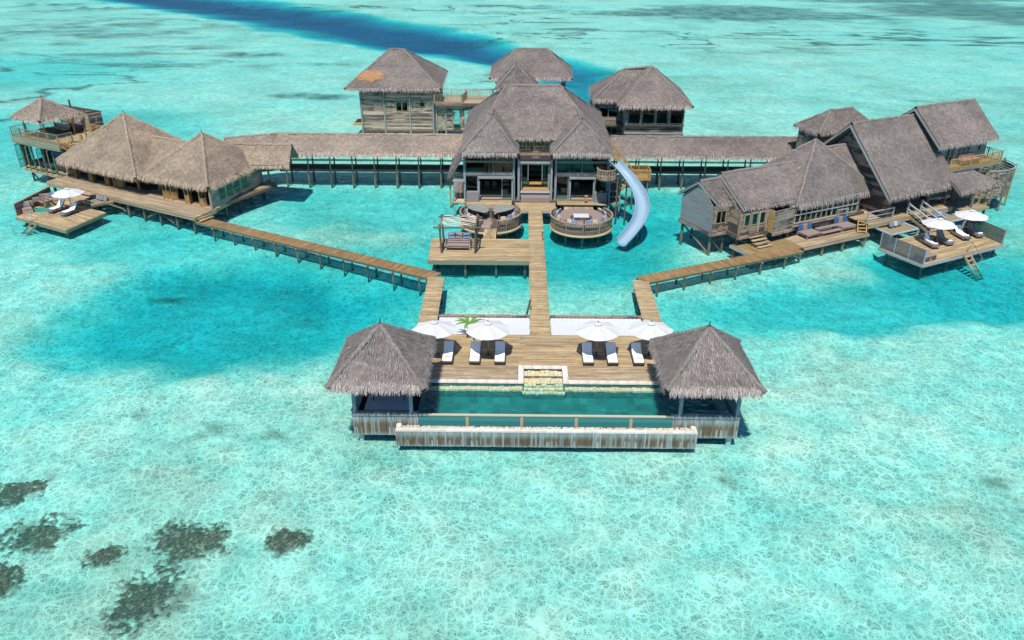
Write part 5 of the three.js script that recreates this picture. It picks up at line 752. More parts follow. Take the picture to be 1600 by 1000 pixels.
  for (const s of [[2.1, 4.4], [2.1, 8.4], [3.7, 4.5], [3.7, 2.7], [6.6, 2.2], [3.8, 9], [6.8, 6], [9.4, 2.2], [9, 5], [12, 5], [16, 5]]) pile(t, s[0], -s[1], f - 0.3, pileW, 0.17); pole(t, 'brace', U(2.1, f - 0.6, 4.4), U(3.6, 0.6, 4.5), 0.08, pileW); pole(t, 'brace', U(2.1, 0.7, 4.6), U(2.1, f - 0.6, 8.2), 0.08, pileW);
  for (const [p, q] of [[U(1.8, f - 0.2, 8.7), U(1.8, f - 0.2, 4)], [U(1.8, f - 0.2, 4), U(3.7, f - 0.2, 4)], [U(3.7, f - 0.2, 4), U(3.45, f - 0.2, 2.35)], [U(3.4, f - 0.2, 2.3), U(6.9, f - 0.2, 2.3)], [U(6.9, f - 0.2, 1.65), U(9.6, f - 0.2, 1.85)]]) beam(t, 'sill_beam', p, q, 0.14, 0.26, pinkW);
  box(t, 'seat_wall', U(13.6, f - 0.25, 2.35), [8.6, 0.7, 0.12], pinkW); beam(t, 'ledge', U(9.4, f - 0.05, 2.2), U(18, f - 0.05, 2.3), 0.35, 0.07, pinkW);
}
{ // platforms in front
  const y = DK, t = T('boarding_platform', 'low plank platform with floating steps in front of the gabled house', 'platform', U(10, y, 1), 'Q');
  cols(t, 3.3, 8.7, (u) => [-mix(3.0, 2.4, (u - 3.3) / 5.4), 0.5], y, jettyW.slice(0, 4).map((m) => { const c = m.clone(); c.color.lerp(lin(0.45, 0.36, 0.16), 0.4); return c; }));
  rows(t, 0.55, -2.15, (z) => [8.75, 17.1], y + 0.006, [...paleW, ...jettyW.slice(0, 2)], { pw: 0.165, seg: 4.3 });
  beam(t, 'fascia', U(8.75, y - 0.18, -0.58), U(17.1, y - 0.18, -0.58), 0.08, 0.2, paleW); beam(t, 'fascia', U(3.25, y - 0.16, 3.0), U(3.25, y - 0.16, 0), 0.08, 0.24, steelW); beam(t, 'fascia', U(8.7, y - 0.16, 2.5), U(8.7, y - 0.16, 1.2), 0.08, 0.22, paleW);
  for (const [u, v] of [[3.5, 2.7], [3.5, 0.8], [6, 0], [8.6, -0.4], [8.6, 2.2], [11.4, -0.35], [14, -0.35], [16.8, -0.35], [14, 1.8]]) pile(t, u, -v, y - 0.1, pileW, 0.14);
  for (let k = 0; k < 4; k++) beam(t, 'floating_step', U(4.65 + k * 0.05, y + 0.72 - k * 0.2, 2.15 - k * 0.36), U(6.35 + k * 0.05, y + 0.72 - k * 0.2, 2.15 - k * 0.36), 0.27, 0.07, paleW); for (const u of [4.95, 6.1]) beam(t, 'step_carrier', U(u, y + 0.7, 2.4), U(u + 0.1, y - 0.05, 0.95), 0.07, 0.1, darkW);
  for (const [l, u] of [['taupe cushioned daybed on the front platform, closer to the floating steps', 11.35], ['taupe cushioned daybed on the front platform, closer to the short ladder stair', 15.95]]) {
    const d = T('daybed', l, 'daybed', U(u, y, 1.35), 'Q', 'daybeds on the front platform'), w = 1.75; box(d, 'frame', U(u, y + 0.3, 1.45), [w, 0.1, 1.35], pinkW); for (const i of [-1, 1]) for (const j of [-1, 1]) beam(d, 'leg', U(u + i * (w / 2 - 0.06), y, 1.45 + j * 0.6), U(u + i * (w / 2 - 0.06), y + 0.28, 1.45 + j * 0.6), 0.1, 0.1, pinkW); pad(d, 'mattress', U(u, y + 0.41, 1.45), [w, 0.15, 1.35], taupe);
    [[-0.62, blueC, 'first'], [-0.02, taupe, 'middle'], [0.55, blueC, 'last']].forEach(([o, m, q]) => { const b = U(u + o, y + 0.75, 2.02), p = T('pillow', `${m === taupe ? 'brown' : 'dark blue'} ${q} pillow of three on the ${u < 13 ? 'daybed closer to the floating steps' : 'daybed closer to the ladder stair'}`, 'pillow', b, 'Q'); pad(p, 'cushion', b, [0.54, 0.6, 0.2], m === taupe ? taupe : navyC, 0, -0.15); });
  }
  for (const [l, v, h] of [['lower taupe bench board between the two daybeds', 0.95, 0.3], ['upper taupe bench board between the two daybeds', 1.6, 0.5]]) { const b = T('bench', l, 'bench', U(13.6, y, v), 'Q'); pad(b, 'seat', U(13.65, y + h, v), [2.6, 0.1, 0.45], taupe); for (const s of [-1.1, 1.1]) beam(b, 'leg', U(13.65 + s, y, v), U(13.65 + s, y + h - 0.04, v), 0.1, 0.3, pinkW); }
  const s = T('ladder_stair', 'short open timber stair from the front platform up to the terrace', 'stair', U(17, y, 0.6), 'Q'), A = U(16.0, y, -0.1), B = U(17.2, y + 1.15, 1.1); for (const o of [0, 0.75]) beam(s, 'stringer', add(A, [o, 0, o * 0.5]), add(B, [o, 0, o * 0.5]), 0.08, 0.2, goldW); for (let k = 0; k < 5; k++) beam(s, 'tread', add(lp(A, B, (k + 0.6) / 5), [0.03, 0, 0.02]), add(lp(A, B, (k + 0.6) / 5), [0.73, 0, 0.36]), 0.24, 0.05, goldW);
}
{ // tall gable, balcony gable, lean-to, terrace
  const y = 2.55, t = T('tall_gable_house', 'tall grey thatched gable house with an open terrace below', 'house', U(24, y, 4), 'Q');
  gableRoof(t, U(19.6, 10.4, 6.0), U(29.25, 10.4, 6.05), U(19.15, 4.7, -0.35), U(29.3, 4.7, -0.15), U(19.15, 4.7, 12.3), U(29.3, 4.7, 12.3), thG, { dens: 34, fringe: 50, fl: 0.55, th: 0.34 });
  beam(t, 'bargeboard', U(19.5, 10.3, 6.0), U(19.05, 4.62, -0.4), 0.07, 0.16, blueW); beam(t, 'bargeboard', U(19.5, 10.3, 6.0), U(19.05, 4.62, 12.3), 0.07, 0.16, blueW); beam(t, 'bargeboard', U(19.95, 9.9, 6.0), U(19.6, 4.5, 0.2), 0.08, 0.2, darkW);
  const gt = (q) => mix(4.6, 10.0, 1 - Math.abs(q / 11.2 - 0.5) * 2);
  wall(t, [20.3, -11.6], [20.3, -0.4], y, 5, pinkW, [], { top: gt, bh: 0.3 }); wall(t, [29, -2.6], [29, -11.6], y, 5, greyW, [], { bh: 0.4 }); wall(t, [29, -11.6], [20.3, -11.6], y, 4.8, null);
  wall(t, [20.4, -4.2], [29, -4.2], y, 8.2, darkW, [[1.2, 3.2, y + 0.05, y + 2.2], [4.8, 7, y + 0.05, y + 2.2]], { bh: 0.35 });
  rows(t, 0.15, -4.2, () => [17.2, 29.2], y, [...deckW.slice(0, 3), ...paleW.slice(0, 3)], { pw: 0.17, seg: 4.2 }); rows(t, 1.5, -2.2, (z) => [29.25 - 0.2 * z * 0, 33], y - 0.15, paleW, { pw: 0.17, seg: 4.2 });
  for (const h of [0.12, 0.34]) beam(t, 'fascia', U(17.2, y - h, -0.2), U(29.2, y - h, -0.2), 0.08, 0.2, deckW); beam(t, 'fascia', U(29.2, y - 0.3, -1.52), U(33, y - 0.3, -1.52), 0.08, 0.22, deckW);
  for (const [u, v] of [[20.9, 0.7], [24.4, 1.4], [26.6, 0.9], [28.8, 0.6], [17.6, 3.2]]) beam(t, 'post', U(u, y, v), U(u, 5.4, v), 0.16, 0.16, pinkW);
  for (const q of [0.8, 1.5]) beam(t, 'rail', U(26.6, y + q, 0.9), U(28.8, y + q, 0.6), 0.07, 0.07, steelW);
  railing(t, [U(17.3, y, 0.15), U(20.7, y, 0.1)], 1.05, steelW, { every: 0, postEvery: 3.4, mid: true, rail: 0.12 }); railing(t, [U(15.8, y - 0.1, 2.3), U(16.9, y - 0.1, 2.2)], 1.0, steelW, { every: 0, postEvery: 1.2, mid: true });
  for (const u of [17.8, 20.5, 23.5, 26.5, 29, 31.5, 33]) for (const v of [u > 29 ? -1.1 : 0.3, 3.4]) pile(t, u, -v, y - 0.3, pileW, 0.15);
  for (const u of [31, 33.8]) beam(t, 'post', U(u, y - 0.2, -0.9), U(u, 4.5, -0.9), 0.15, 0.15, pinkW);
  box(t, 'back_bench', U(26, y + 0.25, 3.4), [4.5, 0.45, 0.9], taupe); box(t, 'shelf_unit', U(18.9, y + 0.7, 3.2), [0.8, 1.3, 0.6], pinkW);
  // lean-to roof
  roof(t, [[U(27.6, 4.35, -1.75), U(34.6, 4.35, -0.75), U(32.2, 5.5, 0.9), U(28.4, 5.6, 0.9)], [U(34.6, 4.35, -0.75), U(34.2, 4.6, 2.0), U(32.2, 5.5, 0.9)]], thG, { dens: 34, fringe: 46, caps: [[U(34.6, 4.35, -0.75), U(32.2, 5.5, 0.9)]] });
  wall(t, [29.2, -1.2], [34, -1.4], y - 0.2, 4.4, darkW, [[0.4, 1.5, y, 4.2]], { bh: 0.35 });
  const g = T('balcony_gable_house', 'rearmost grey gable house with an upper railed balcony', 'house', U(33, 5.8, 6), 'Q');
  gableRoof(g, U(28.4, 11.2, 5.9), U(37.7, 11.2, 6.0), U(28.1, 8, 1.9), U(37, 8, 1.75), U(28.1, 8, 10), U(37, 8, 10), thG, { dens: 34, fringe: 50, fl: 0.45, th: 0.32 });
  beam(g, 'bargeboard', U(28.3, 11.1, 5.9), U(28.0, 7.92, 1.85), 0.07, 0.16, blueW); beam(g, 'bargeboard', U(28.3, 11.1, 5.9), U(28.0, 7.92, 10), 0.07, 0.16, blueW);
  const g2 = (q) => mix(7.9, 10.9, 1 - Math.abs(q / 6.6 - 0.5) * 2);
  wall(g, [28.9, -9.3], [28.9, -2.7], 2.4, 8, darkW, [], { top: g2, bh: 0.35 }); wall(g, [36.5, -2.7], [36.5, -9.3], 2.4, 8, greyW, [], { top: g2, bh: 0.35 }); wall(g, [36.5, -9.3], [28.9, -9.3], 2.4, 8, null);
  const op = [[1.3, 1.85, 6.2, 7.75], [2.0, 2.55, 6.2, 7.75], [3.2, 3.6, 7.0, 7.7], [3.8, 4.3, 7.0, 7.7], [4.45, 4.95, 7.0, 7.7], [6.3, 6.75, 6.9, 7.6]];
  wall(g, [28.9, -2.7], [36.5, -2.7], 2.4, 8, blueW, op, { bh: 0.3 }); for (const [a, b, c, d] of op) glazing(g, [28.9 + a, -2.68], [28.9 + b, -2.68], c, d, mossW);
  rows(g, -1.35, -2.65, () => [29.3, 37.6], 5.85, goldW, { pw: 0.2, seg: 4 }); rows(g, -2.65, -4.4, () => [36.6, 37.6], 5.85, goldW, { pw: 0.2, seg: 4 }); beam(g, 'fascia', U(29.3, 5.7, 1.3), U(37.6, 5.7, 1.3), 0.1, 0.24, mossW); beam(g, 'fascia', U(37.6, 5.7, 1.3), U(37.6, 5.7, 4.4), 0.1, 0.24, mossW);
  railing(g, [U(29.4, 5.85, 1.35), U(37.5, 5.85, 1.35), U(37.5, 5.85, 4.4)], 1.05, goldW, { every: 0.2, postEvery: 1.8, baluster: 0.028 });
  for (const u of [30, 32.2, 34.6, 37.2]) beam(g, 'support_post', U(u, 0, 1.6), U(u, 5.8, 1.6), 0.15, 0.15, u > 34 ? goldW : pinkW);
  box(g, 'floor_slab', U(32.8, 2.3, 6), [7.6, 0.25, 6.8], darkW); for (const u of [30, 33, 36]) for (const v of [3.2, 8]) pile(g, u, -v, 2.3, pileW, 0.17);
  const bs = T('balcony_sofa', 'pink cushioned sofa on the railed balcony', 'sofa', U(33.6, 5.85, 2.2), 'Q'); box(bs, 'base', U(33.4, 6.08, 2.2), [2.6, 0.4, 0.7], darkW); pad(bs, 'seat', U(33.4, 6.35, 2.2), [2.6, 0.16, 0.7], M([0.4, 0.22, 0.18])); pad(bs, 'backrest', U(33.4, 6.6, 2.5), [2.6, 0.4, 0.16], M([0.4, 0.22, 0.18]));
  // rear hipped roof
  const h = T('rear_wing', 'small hipped thatch wing behind the tall gable house', 'house', U(24.5, 6, 13), 'Q'); hipRoof(h, U(21.5, 8.0, 11.4), U(29.4, 8.2, 11), U(30.5, 8.2, 15.5), U(22.3, 8, 15.8), U(24.2, 10, 12.8), U(27.4, 10, 12.8), thG, { dens: 24, fringe: 30 }); wall(h, [22.4, -12.6], [29, -12.4], 2.2, 8.1, greyW, [], { bh: 0.4 }); wall(h, [22.4, -15], [22.4, -12.6], 2.2, 8.1, greyW, [], { bh: 0.4 }); for (const u of [23, 28.5]) pile(h, u, -13, 2.3); finial(h, U(22.6, 8.1, 12));
}
{ // round privacy screen
  const t = T('round_privacy_screen', 'curved slatted privacy screen on tall posts beside the balcony gable', 'screen', U(38.6, 1.8, 4.7), 'Q'), r = 3.8, cu = 38.7, cv = 4.7; let prev = null; const N = 22;
  for (let k = 0; k <= N; k++) { const a = mix(-1.35, 2.35, k / N), p = U(cu + Math.sin(a) * r, 0, cv - Math.cos(a) * r); if (prev) { for (let j = 0; j < 11; j++) beam(t, 'slat', add(prev, [0, 1.95 + j * 0.26, 0]), add(p, [0, 1.95 + j * 0.26, 0]), 0.03, 0.225, greyW); beam(t, 'cap', add(prev, [0, 4.84, 0]), add(p, [0, 4.84, 0]), 0.14, 0.08, steelW); } if (k % 4 === 0) beam(t, 'post', add(p, [0, 0.1, 0.05]), add(p, [0, 5.05, 0.05]), 0.15, 0.15, k % 8 ? goldW : pinkW); prev = p; }
  geo(t, 'floor', new THREE.CylinderGeometry(r - 0.1, r - 0.1, 0.2, 40).translate(...U(cu, 1.85, cv)), pinkW[0]); for (let k = 0; k < 6; k++) { const a = -1 + k * 0.6; pile(t, ...((q) => [q[0], q[2]])(U(cu + Math.sin(a) * 3.5, 0, cv - Math.cos(a) * 3.5)), 1.8, goldW, 0.12); }
}
{ // lower lounger deck
  const y = 1.5, t = T('lounger_deck', 'low plank deck with four loungers and slatted end screens', 'deck', U(21, y, -5.3), 'Q');
  rows(t, 7.6, 2.95, (z) => [15.6, mix(27.5, 26.45, (z - 2.95) / 4.65)], y, deckW, { pw: 0.16, seg: 4.4 }); rows(t, 2.95, 2.3, () => [18.5, 26.4], y, deckW, { pw: 0.16, seg: 4 });
  beam(t, 'fascia', U(15.6, y - 0.16, -7.64), U(26.45, y - 0.16, -7.64), 0.08, 0.2, steelW); beam(t, 'fascia', U(15.56, y - 0.16, -7.6), U(15.56, y - 0.16, -2.95), 0.08, 0.22, steelW); beam(t, 'fascia', U(26.5, y - 0.16, -7.6), U(27.5, y - 0.16, -2.95), 0.08, 0.22, steelW);
  for (const u of [16.2, 19.5, 23, 26.2]) for (const v of [-7.1, -3.5]) pile(t, u, -v, y - 0.1, pileW, 0.15);
  const scr = (p, q, n, m, h = 1.35) => { const g = G('slatted_screen', t, p); for (let k = 0; k <= n; k++) beam(g, 'post', add(lp(p, q, k / n), [0, -0.25, 0]), add(lp(p, q, k / n), [0, h + 0.05, 0]), 0.09, 0.09, steelW); for (let k = 0; k < n; k++) for (let j = 0; j < 9; j++) beam(g, 'slat', add(lp(p, q, (k + 0.02) / n), [0, 0.08 + j * h / 9, 0]), add(lp(p, q, (k + 0.98) / n), [0, 0.08 + j * h / 9, 0]), 0.03, h / 9 - 0.03, m); };
  scr(U(15.62, y, -7.6), U(15.7, y, -3.0), 3, blueW.map((m) => { const c = m.clone(); c.color.setRGB(0.15, 0.16, 0.17); return c; })); scr(U(26.5, y, -7.5), U(27.4, y, -3.0), 1, darkW);
  const lk = { pad: M([0.15, 0.155, 0.185]), wood: pinkW, towel: 0.55, tilt: 0.75, roll: true }, lw = { ...lk, towel: 0.95 }, lg = { ...lk, towel: 0 };
  const g = 'loungers on the low deck with slatted screens';
  lounger('lounger with a narrow white towel, nearest the dark slatted screen panels', U(20.1, y, -4.7), -0.32, 'Q', lk, g); lounger('bare dark grey lounger, second from the dark slatted screen panels', U(21.9, y, -4.8), -0.28, 'Q', { ...lk, towel: 0.03 }, g);
  lounger('lounger fully covered by a white towel on the low deck with screens', U(24.6, y, -4.6), -0.36, 'Q', lw, g); lounger('dark grey lounger beside the lattice screen at the far end', U(26.3, y, -4.75), -0.34, 'Q', { ...lk, towel: 0.03 }, g);
  parasol('white parasol between the two loungers nearest the dark slatted screen', U(20.95, y, -4.6), 'Q', { r: 1.5, h: 2.4, turn: 0.5, base: true }, 'parasols on the low lounger deck'); parasol('white parasol at the far end near the lattice screen', U(25.75, y, -4.4), 'Q', { r: 1.5, h: 2.4, turn: 0.2 }, 'parasols on the low lounger deck');
  const o = T('ottoman', 'taupe box ottoman in the corner beside the dark screen panels', 'ottoman', U(17.2, y, -6.9), 'Q'); box(o, 'base', U(16.9, y + 0.2, -6.75), [1.5, 0.36, 1.1], pinkW); pad(o, 'cushion', U(16.9, y + 0.44, -6.75), [1.5, 0.18, 1.1], taupe);
  const nm = new THREE.MeshPhysicalMaterial({ color: lin(0.26, 0.205, 0.09), roughness: 1, transmission: 0.2, thickness: 0, bumpMap: clothB, bumpScale: 0.01, side: THREE.DoubleSide });
  net('olive rope net in a pale frame on the platform side of the deck stair', [U(18.2, 1.95, -2.05), U(21.9, 1.95, -2.05), U(22.2, 1.95, 0.2), U(18.5, 1.95, 0.2)], 'Q', nm, { frame: steelW, sides: [0, 1, 3], r: 0.11, sag: 0.16, group: 'olive nets beside the deck stair' }); net('olive rope net in a pale frame on the screen side of the deck stair', [U(25.3, 1.95, -2.1), U(28.7, 1.95, -2.1), U(28.9, 1.95, 0.3), U(25.5, 1.95, 0.2)], 'Q', nm, { frame: steelW, sides: [0, 1, 3], r: 0.11, sag: 0.16, group: 'olive nets beside the deck stair' });
  for (const u of [18.2, 21.9, 25.3, 28.7]) { const p = T('net_post', `pale timber post holding the net corner, ${['first', 'second', 'third', 'last'][[18.2, 21.9, 25.3, 28.7].indexOf(u)]} of four counted from the front platform`, 'post', U(u, 0, -2.05), 'Q'); pole(p, 'post', U(u, -1, -2.05), U(u, 1.95, -2.05), 0.12, steelW); pole(p, 'collar', U(u, 1.7, -2.05), U(u, 1.78, -2.05), 0.14, steelW); }
  for (const [u0, w] of [[20.0, 'on the platform side'], [26.3, 'on the screen side']]) [[0, blueC, 'first blue'], [0.6, beigeC, 'beige middle'], [1.15, blueC, 'last blue']].forEach(([d, m, q]) => { const b = U(u0 + d, 2.2, -0.5), p = T('pillow', `${q} pillow of three on the olive net ${w} of the stair`, 'pillow', b, 'Q'); pad(p, 'cushion', b, [0.52, 0.5, 0.2], m === beigeC ? beigeC : blueC, 0, -0.4); });
  const s = T('deck_stair', 'open stair with thick pale handrails between the two olive nets', 'stair', U(23.8, y, -1), 'Q'), A = U(23.0, 2.55, 0.25), B = U(23.0, 1.55, -2.6); for (let k = 0; k < 6; k++) { const p = lp(A, B, (k + 0.5) / 6); beam(s, 'tread', p, add(p, [1.9, 0, 0]), 0.34, 0.07, deckW); } for (const q of [0, 1.9]) { beam(s, 'stringer', add(A, [q, -0.1, 0]), add(B, [q, -0.1, 0]), 0.08, 0.22, paleW); for (const h of [0.55, 1.1]) pole(s, 'handrail', add(A, [q, h, -0.15]), add(B, [q, h, 0.1]), 0.09, steelW); for (const p of [A, B]) pole(s, 'newel', add(p, [q, -0.4, 0]), add(p, [q, 1.2, 0]), 0.1, steelW); }
  const ld = T('sea_ladder', 'timber ladder with bent metal handrails going into the lagoon below the loungers', 'ladder', U(21.4, y, -7.7), 'Q'), C = U(20.9, y, -7.65), D = [-0.3, -1.7, 2.0]; for (const q of [0, 0.8]) beam(ld, 'stringer', add(C, [q, 0, 0]), add(add(C, [q, 0, 0]), D), 0.07, 0.2, paleW); for (let k = 0; k < 6; k++) { const p = lp(C, add(C, D), (k + 0.5) / 6); beam(ld, 'tread', add(p, [0.04, 0, 0]), add(p, [0.76, 0, 0]), 0.24, 0.04, paleW); } pole(ld, 'handrail', add(C, [0.9, 0, -0.4]), add(C, [1.0, 0.95, -0.1]), 0.03, pinkW, cyls[0]); pole(ld, 'handrail', add(C, [1.0, 0.95, -0.1]), add(add(C, D), [1.3, 0.9, 0]), 0.03, pinkW, cyls[0]); pole(ld, 'handrail_post', add(add(C, mul(D, 0.55)), [0.85, 0, 0]), add(add(C, mul(D, 0.55)), [1.15, 0.95, 0]), 0.025, metalM, cyls[0]); pole(ld, 'handrail_post', add(add(C, mul(D, 0.8)), [0.85, -0.2, 0]), add(add(C, mul(D, 0.85)), [1.22, 0.9, 0]), 0.025, metalM, cyls[0]);
}
// ---------- covered walkways ----------
function walkway(label, x0, x1, look, zr) {
  const t = T('covered_walkway', label, 'walkway', [(x0 + x1) / 2, 2.6, -88.9], 'W', 'thatch covered walkways behind the houses'), f = 2.6, zf = -87.4, zb = -89.5;
  gableRoof(t, [x0, 6.2, zr], [x1, 6.2, zr], [x0, 4.45, zr + 2.55], [x1, 4.45, zr + 2.55], [x0, 4.45, zr - 2.5], [x1, 4.45, zr - 2.5], look, { dens: 34, fringe: 46, fl: 0.5 });
  rect(t, x0, x1, zf, zb, f, darkW, { pw: 0.4, seg: 5 });
  for (const z of [zf, zb]) { beam(t, 'edge_beam', [x0, f - 0.18, z], [x1, f - 0.18, z], 0.12, 0.3, darkW); for (const h of [0.5, 0.95]) beam(t, 'rail', [x0, f + h, z], [x1, f + h, z], 0.07, 0.08, h > 0.6 ? greyW : darkW); }
  for (let x = x0 + 0.8; x < x1; x += 2.55) for (const z of [zf, zb]) { beam(t, 'post', [x, f - 0.3, z], [x, 4.9, z], 0.14, 0.14, z === zf ? mossW : darkW); pile(t, x, z + 0.15, f - 0.2, pileW, 0.15); }
}
walkway('covered walkway with brown thatch between the twin peaks and the big house', -29.4, -8.2, thP, -88.6);
walkway('covered walkway with grey thatch between the big house and the gables', 8.6, 30.5, thG, -88.3);
{ // bend where the brown walkway meets the twin peak house
  const t = T('walkway_link', 'short thatched link from the brown walkway to the twin peak house', 'walkway', [-32, 2.6, -87]);
  gableRoof(t, [-35.0, 6.1, -86.6], [-29.2, 6.2, -88.9], [-33.6, 4.4, -84.2], [-28.6, 4.45, -86.35], [-36, 4.4, -88.8], [-29.4, 4.45, -91.4], thP, { dens: 34, fringe: 46 });
  beam(t, 'floor', [-36, 2.5, -86], [-29.2, 2.5, -88.8], 2.6, 0.2, darkW); for (const [x, z] of [[-33.4, -85.6], [-30.6, -86.9]]) { beam(t, 'post', [x, 2.4, z], [x, 4.8, z], 0.14, 0.14, mossW); pile(t, x, z, 2.4); }
}
// ---------- houses behind ----------
{
  const t = T('weathered_cabin', 'tall weathered plank cabin with hipped thatch bearing an orange patch', 'house', [-19, 2, -116]), e = 7.45;
  hipRoof(t, [-26, e, -109.6], [-12.7, e, -109.7], [-13.1, e, -125], [-26, e, -124.8], [-20.6, 11.7, -117.2], [-18.6, 11.7, -117.2], thG, { dens: 30, fringe: 42, fl: 0.55, th: 0.34 });
  const op = [[5.0, 6.6, 4.3, 5.6], [8.3, 9.0, 4.9, 5.6], [2.9, 3.6, 6.6, 7.3]];
  wall(t, [-24.2, -111], [-13.9, -111], 1.6, 7.7, sideW, op, { bh: 0.24 }); for (const [a, b, c, d] of op) glazing(t, [-24.2 + a, -110.95], [-24.2 + b, -110.95], c, d, goldW, { n: b - a > 1 ? 2 : 1 });
  for (const x of [-24.15, -20.9, -17.3, -14.0]) beam(t, 'corner_post', [x, 1.2, -110.88], [x, 7.6, -110.88], 0.2, 0.2, blueW);
  wall(t, [-24.3, -123], [-24.3, -111.1], 1.6, 7.7, sideW, [], { bh: 0.3 }); wall(t, [-13.8, -111.1], [-13.8, -123], 1.6, 7.7, sideW, [], { bh: 0.4 }); wall(t, [-13.8, -123], [-24.3, -123], 1.6, 7.7, null);
  box(t, 'floor_slab', [-19, 1.5, -117], [10.6, 0.3, 12.4], darkW); box(t, 'side_balcony', [-25, 2.3, -113], [1.2, 0.2, 3.4], goldW); for (const x of [-23.5, -19, -14.5]) for (const z of [-111.4, -117, -122]) pile(t, x, z, 1.5, pileW, 0.18);
  // orange re-thatched patch: real fresh straw laid over the old
  const P = [], N = [], C = [], n = unit([0, 7.5, 4.2]), dn = unit([0, -4.2, 7.5]);
  for (let k = 0; k < 2600; k++) { const u = R() + R() + R() - 1.5, w = R() + R() - 1, x = -22.7 + u * 1.5, s = 0.2 + (w + 0.9) * 0.13 + 0.1 * (fbm(x * 1.2, w * 3, 401, 2) - 0.5), p = [x, mix(e, 11.7, s) + 0.22, mix(-109.6, -117.2, s) + 0.05], L = rr(0.3, 0.6), wd = rr(0.02, 0.05), a = add(p, [wd, 0, 0]), b = add(p, [-wd, 0, 0]), q = add(add(p, mul(dn, L)), mul(n, 0.05)); for (const v of [a, b, q]) { P.push(...sub(v, ORG.get(t))); N.push(...n); const g = rr(0.75, 1.2); C.push(0.42 * g, 0.235 * g, 0.11 * g); } }
  const g = new THREE.BufferGeometry(); g.setAttribute('position', new THREE.Float32BufferAttribute(P, 3)); g.setAttribute('normal', new THREE.Float32BufferAttribute(N, 3)); g.setAttribute('color', new THREE.Float32BufferAttribute(C, 3)); const o = new THREE.Mesh(g, bladeM); o.name = 'fresh_straw'; o.userData.kind = 'stuff'; t.add(o);
}
{
  const t = T('terrace_annex', 'plank annex with a railed roof terrace beside the weathered cabin', 'annex', [-10.5, 2, -112]), f = 5.7;
  wall(t, [-13.6, -110.6], [-7.5, -110.6], 1.8, 5.4, sideW, [[2.4, 3.4, 2, 4.6], [4.0, 5.0, 2, 4.6]], { bh: 0.3 }); for (const x of [-11.2, -9.6]) glazing(t, [x, -110.55], [x + 1, -110.55], 2, 4.6, pinkW, { mid: 1.2, name: 'door' });
  for (const x of [-13.5, -12.2, -8.8, -7.6]) beam(t, 'post', [x, 1, -110.45], [x, 5.5, -110.45], 0.18, 0.18, blueW);
  rect(t, -13.7, -4.2, -109.8, -114.4, f, paleW, { pw: 0.25, seg: 4.5 }); beam(t, 'fascia', [-13.7, f - 0.18, -109.75], [-9.8, f - 0.18, -109.75], 0.1, 0.3, greyW);
  railing(t, [[-13.7, f, -109.9], [-9.9, f, -109.9]], 1.1, paleW, { every: 0.2, postEvery: 1.9, baluster: 0.028 }); railing(t, [[-9.8, f, -110], [-9.3, f + 0.1, -112.4], [-5.6, f + 0.3, -112.6]], 1.1, paleW, { every: 0.22, postEvery: 1.9, baluster: 0.028 }); railing(t, [[-13.7, f, -114.3], [-5.5, f, -114.3]], 1.1, paleW, { every: 0.24, postEvery: 2.2, baluster: 0.028 });
  box(t, 'floor_slab', [-9, f - 0.25, -112], [9.4, 0.3, 4.6], darkW); for (const x of [-13, -10, -7]) for (const z of [-110.7, -113.8]) pile(t, x, z, 1.9, pileW, 0.16); box(t, 'floor_slab', [-10.5, 1.75, -112.2], [6.2, 0.2, 3.6], darkW);
}
{
  const t = T('rear_pavilion', 'rear thatched pavilion showing above the ridge of the big house', 'pavilion', [0, 6, -116]), e = 8.8, f = 6.2;
  hipRoof(t, [-6.0, e, -110.6], [5.45, e, -110.5], [5.9, e, -121], [-6.05, e, -122], [-2.3, 12, -116.2], [2.1, 12, -116.2], thG, { dens: 28, fringe: 40, fl: 0.5 });
  for (const x of [-4.9, 4.5]) for (const z of [-111.6, -120]) beam(t, 'post', [x, 0, z], [x, 9.2, z], 0.2, 0.2, darkW);
  box(t, 'floor_slab', [-0.2, f - 0.15, -115.8], [10, 0.3, 9], darkW); railing(t, [[-4.9, f, -111.5], [4.5, f, -111.5], [4.5, f, -120]], 1.2, greyW, { every: 0.3, postEvery: 2.4, baluster: 0.03 });
  for (const x of [-3, 0, 3]) for (const z of [-112, -119.5]) pile(t, x, z, f - 0.2, pileW, 0.18);
  for (let k = 0; k < 5; k++) { const x = -1.2 + k * 0.95, c = T('pavilion_chair', `dark chair under the rear pavilion roof, ${['first', 'second', 'third', 'fourth', 'fifth'][k]} counted from the spire`, 'chair', [x, f, -112.6], 'W', 'chairs under the rear pavilion'); box(c, 'seat', [x, f + 0.5, -112.8], [0.6, 0.1, 0.6], darkM); box(c, 'backrest', [x, f + 1.0, -112.5], [0.6, 0.9, 0.08], darkM); for (const i of [-0.25, 0.25]) beam(c, 'leg', [x + i, f, -112.8], [x + i, f + 0.5, -112.8], 0.06, 0.5, darkM); }
}
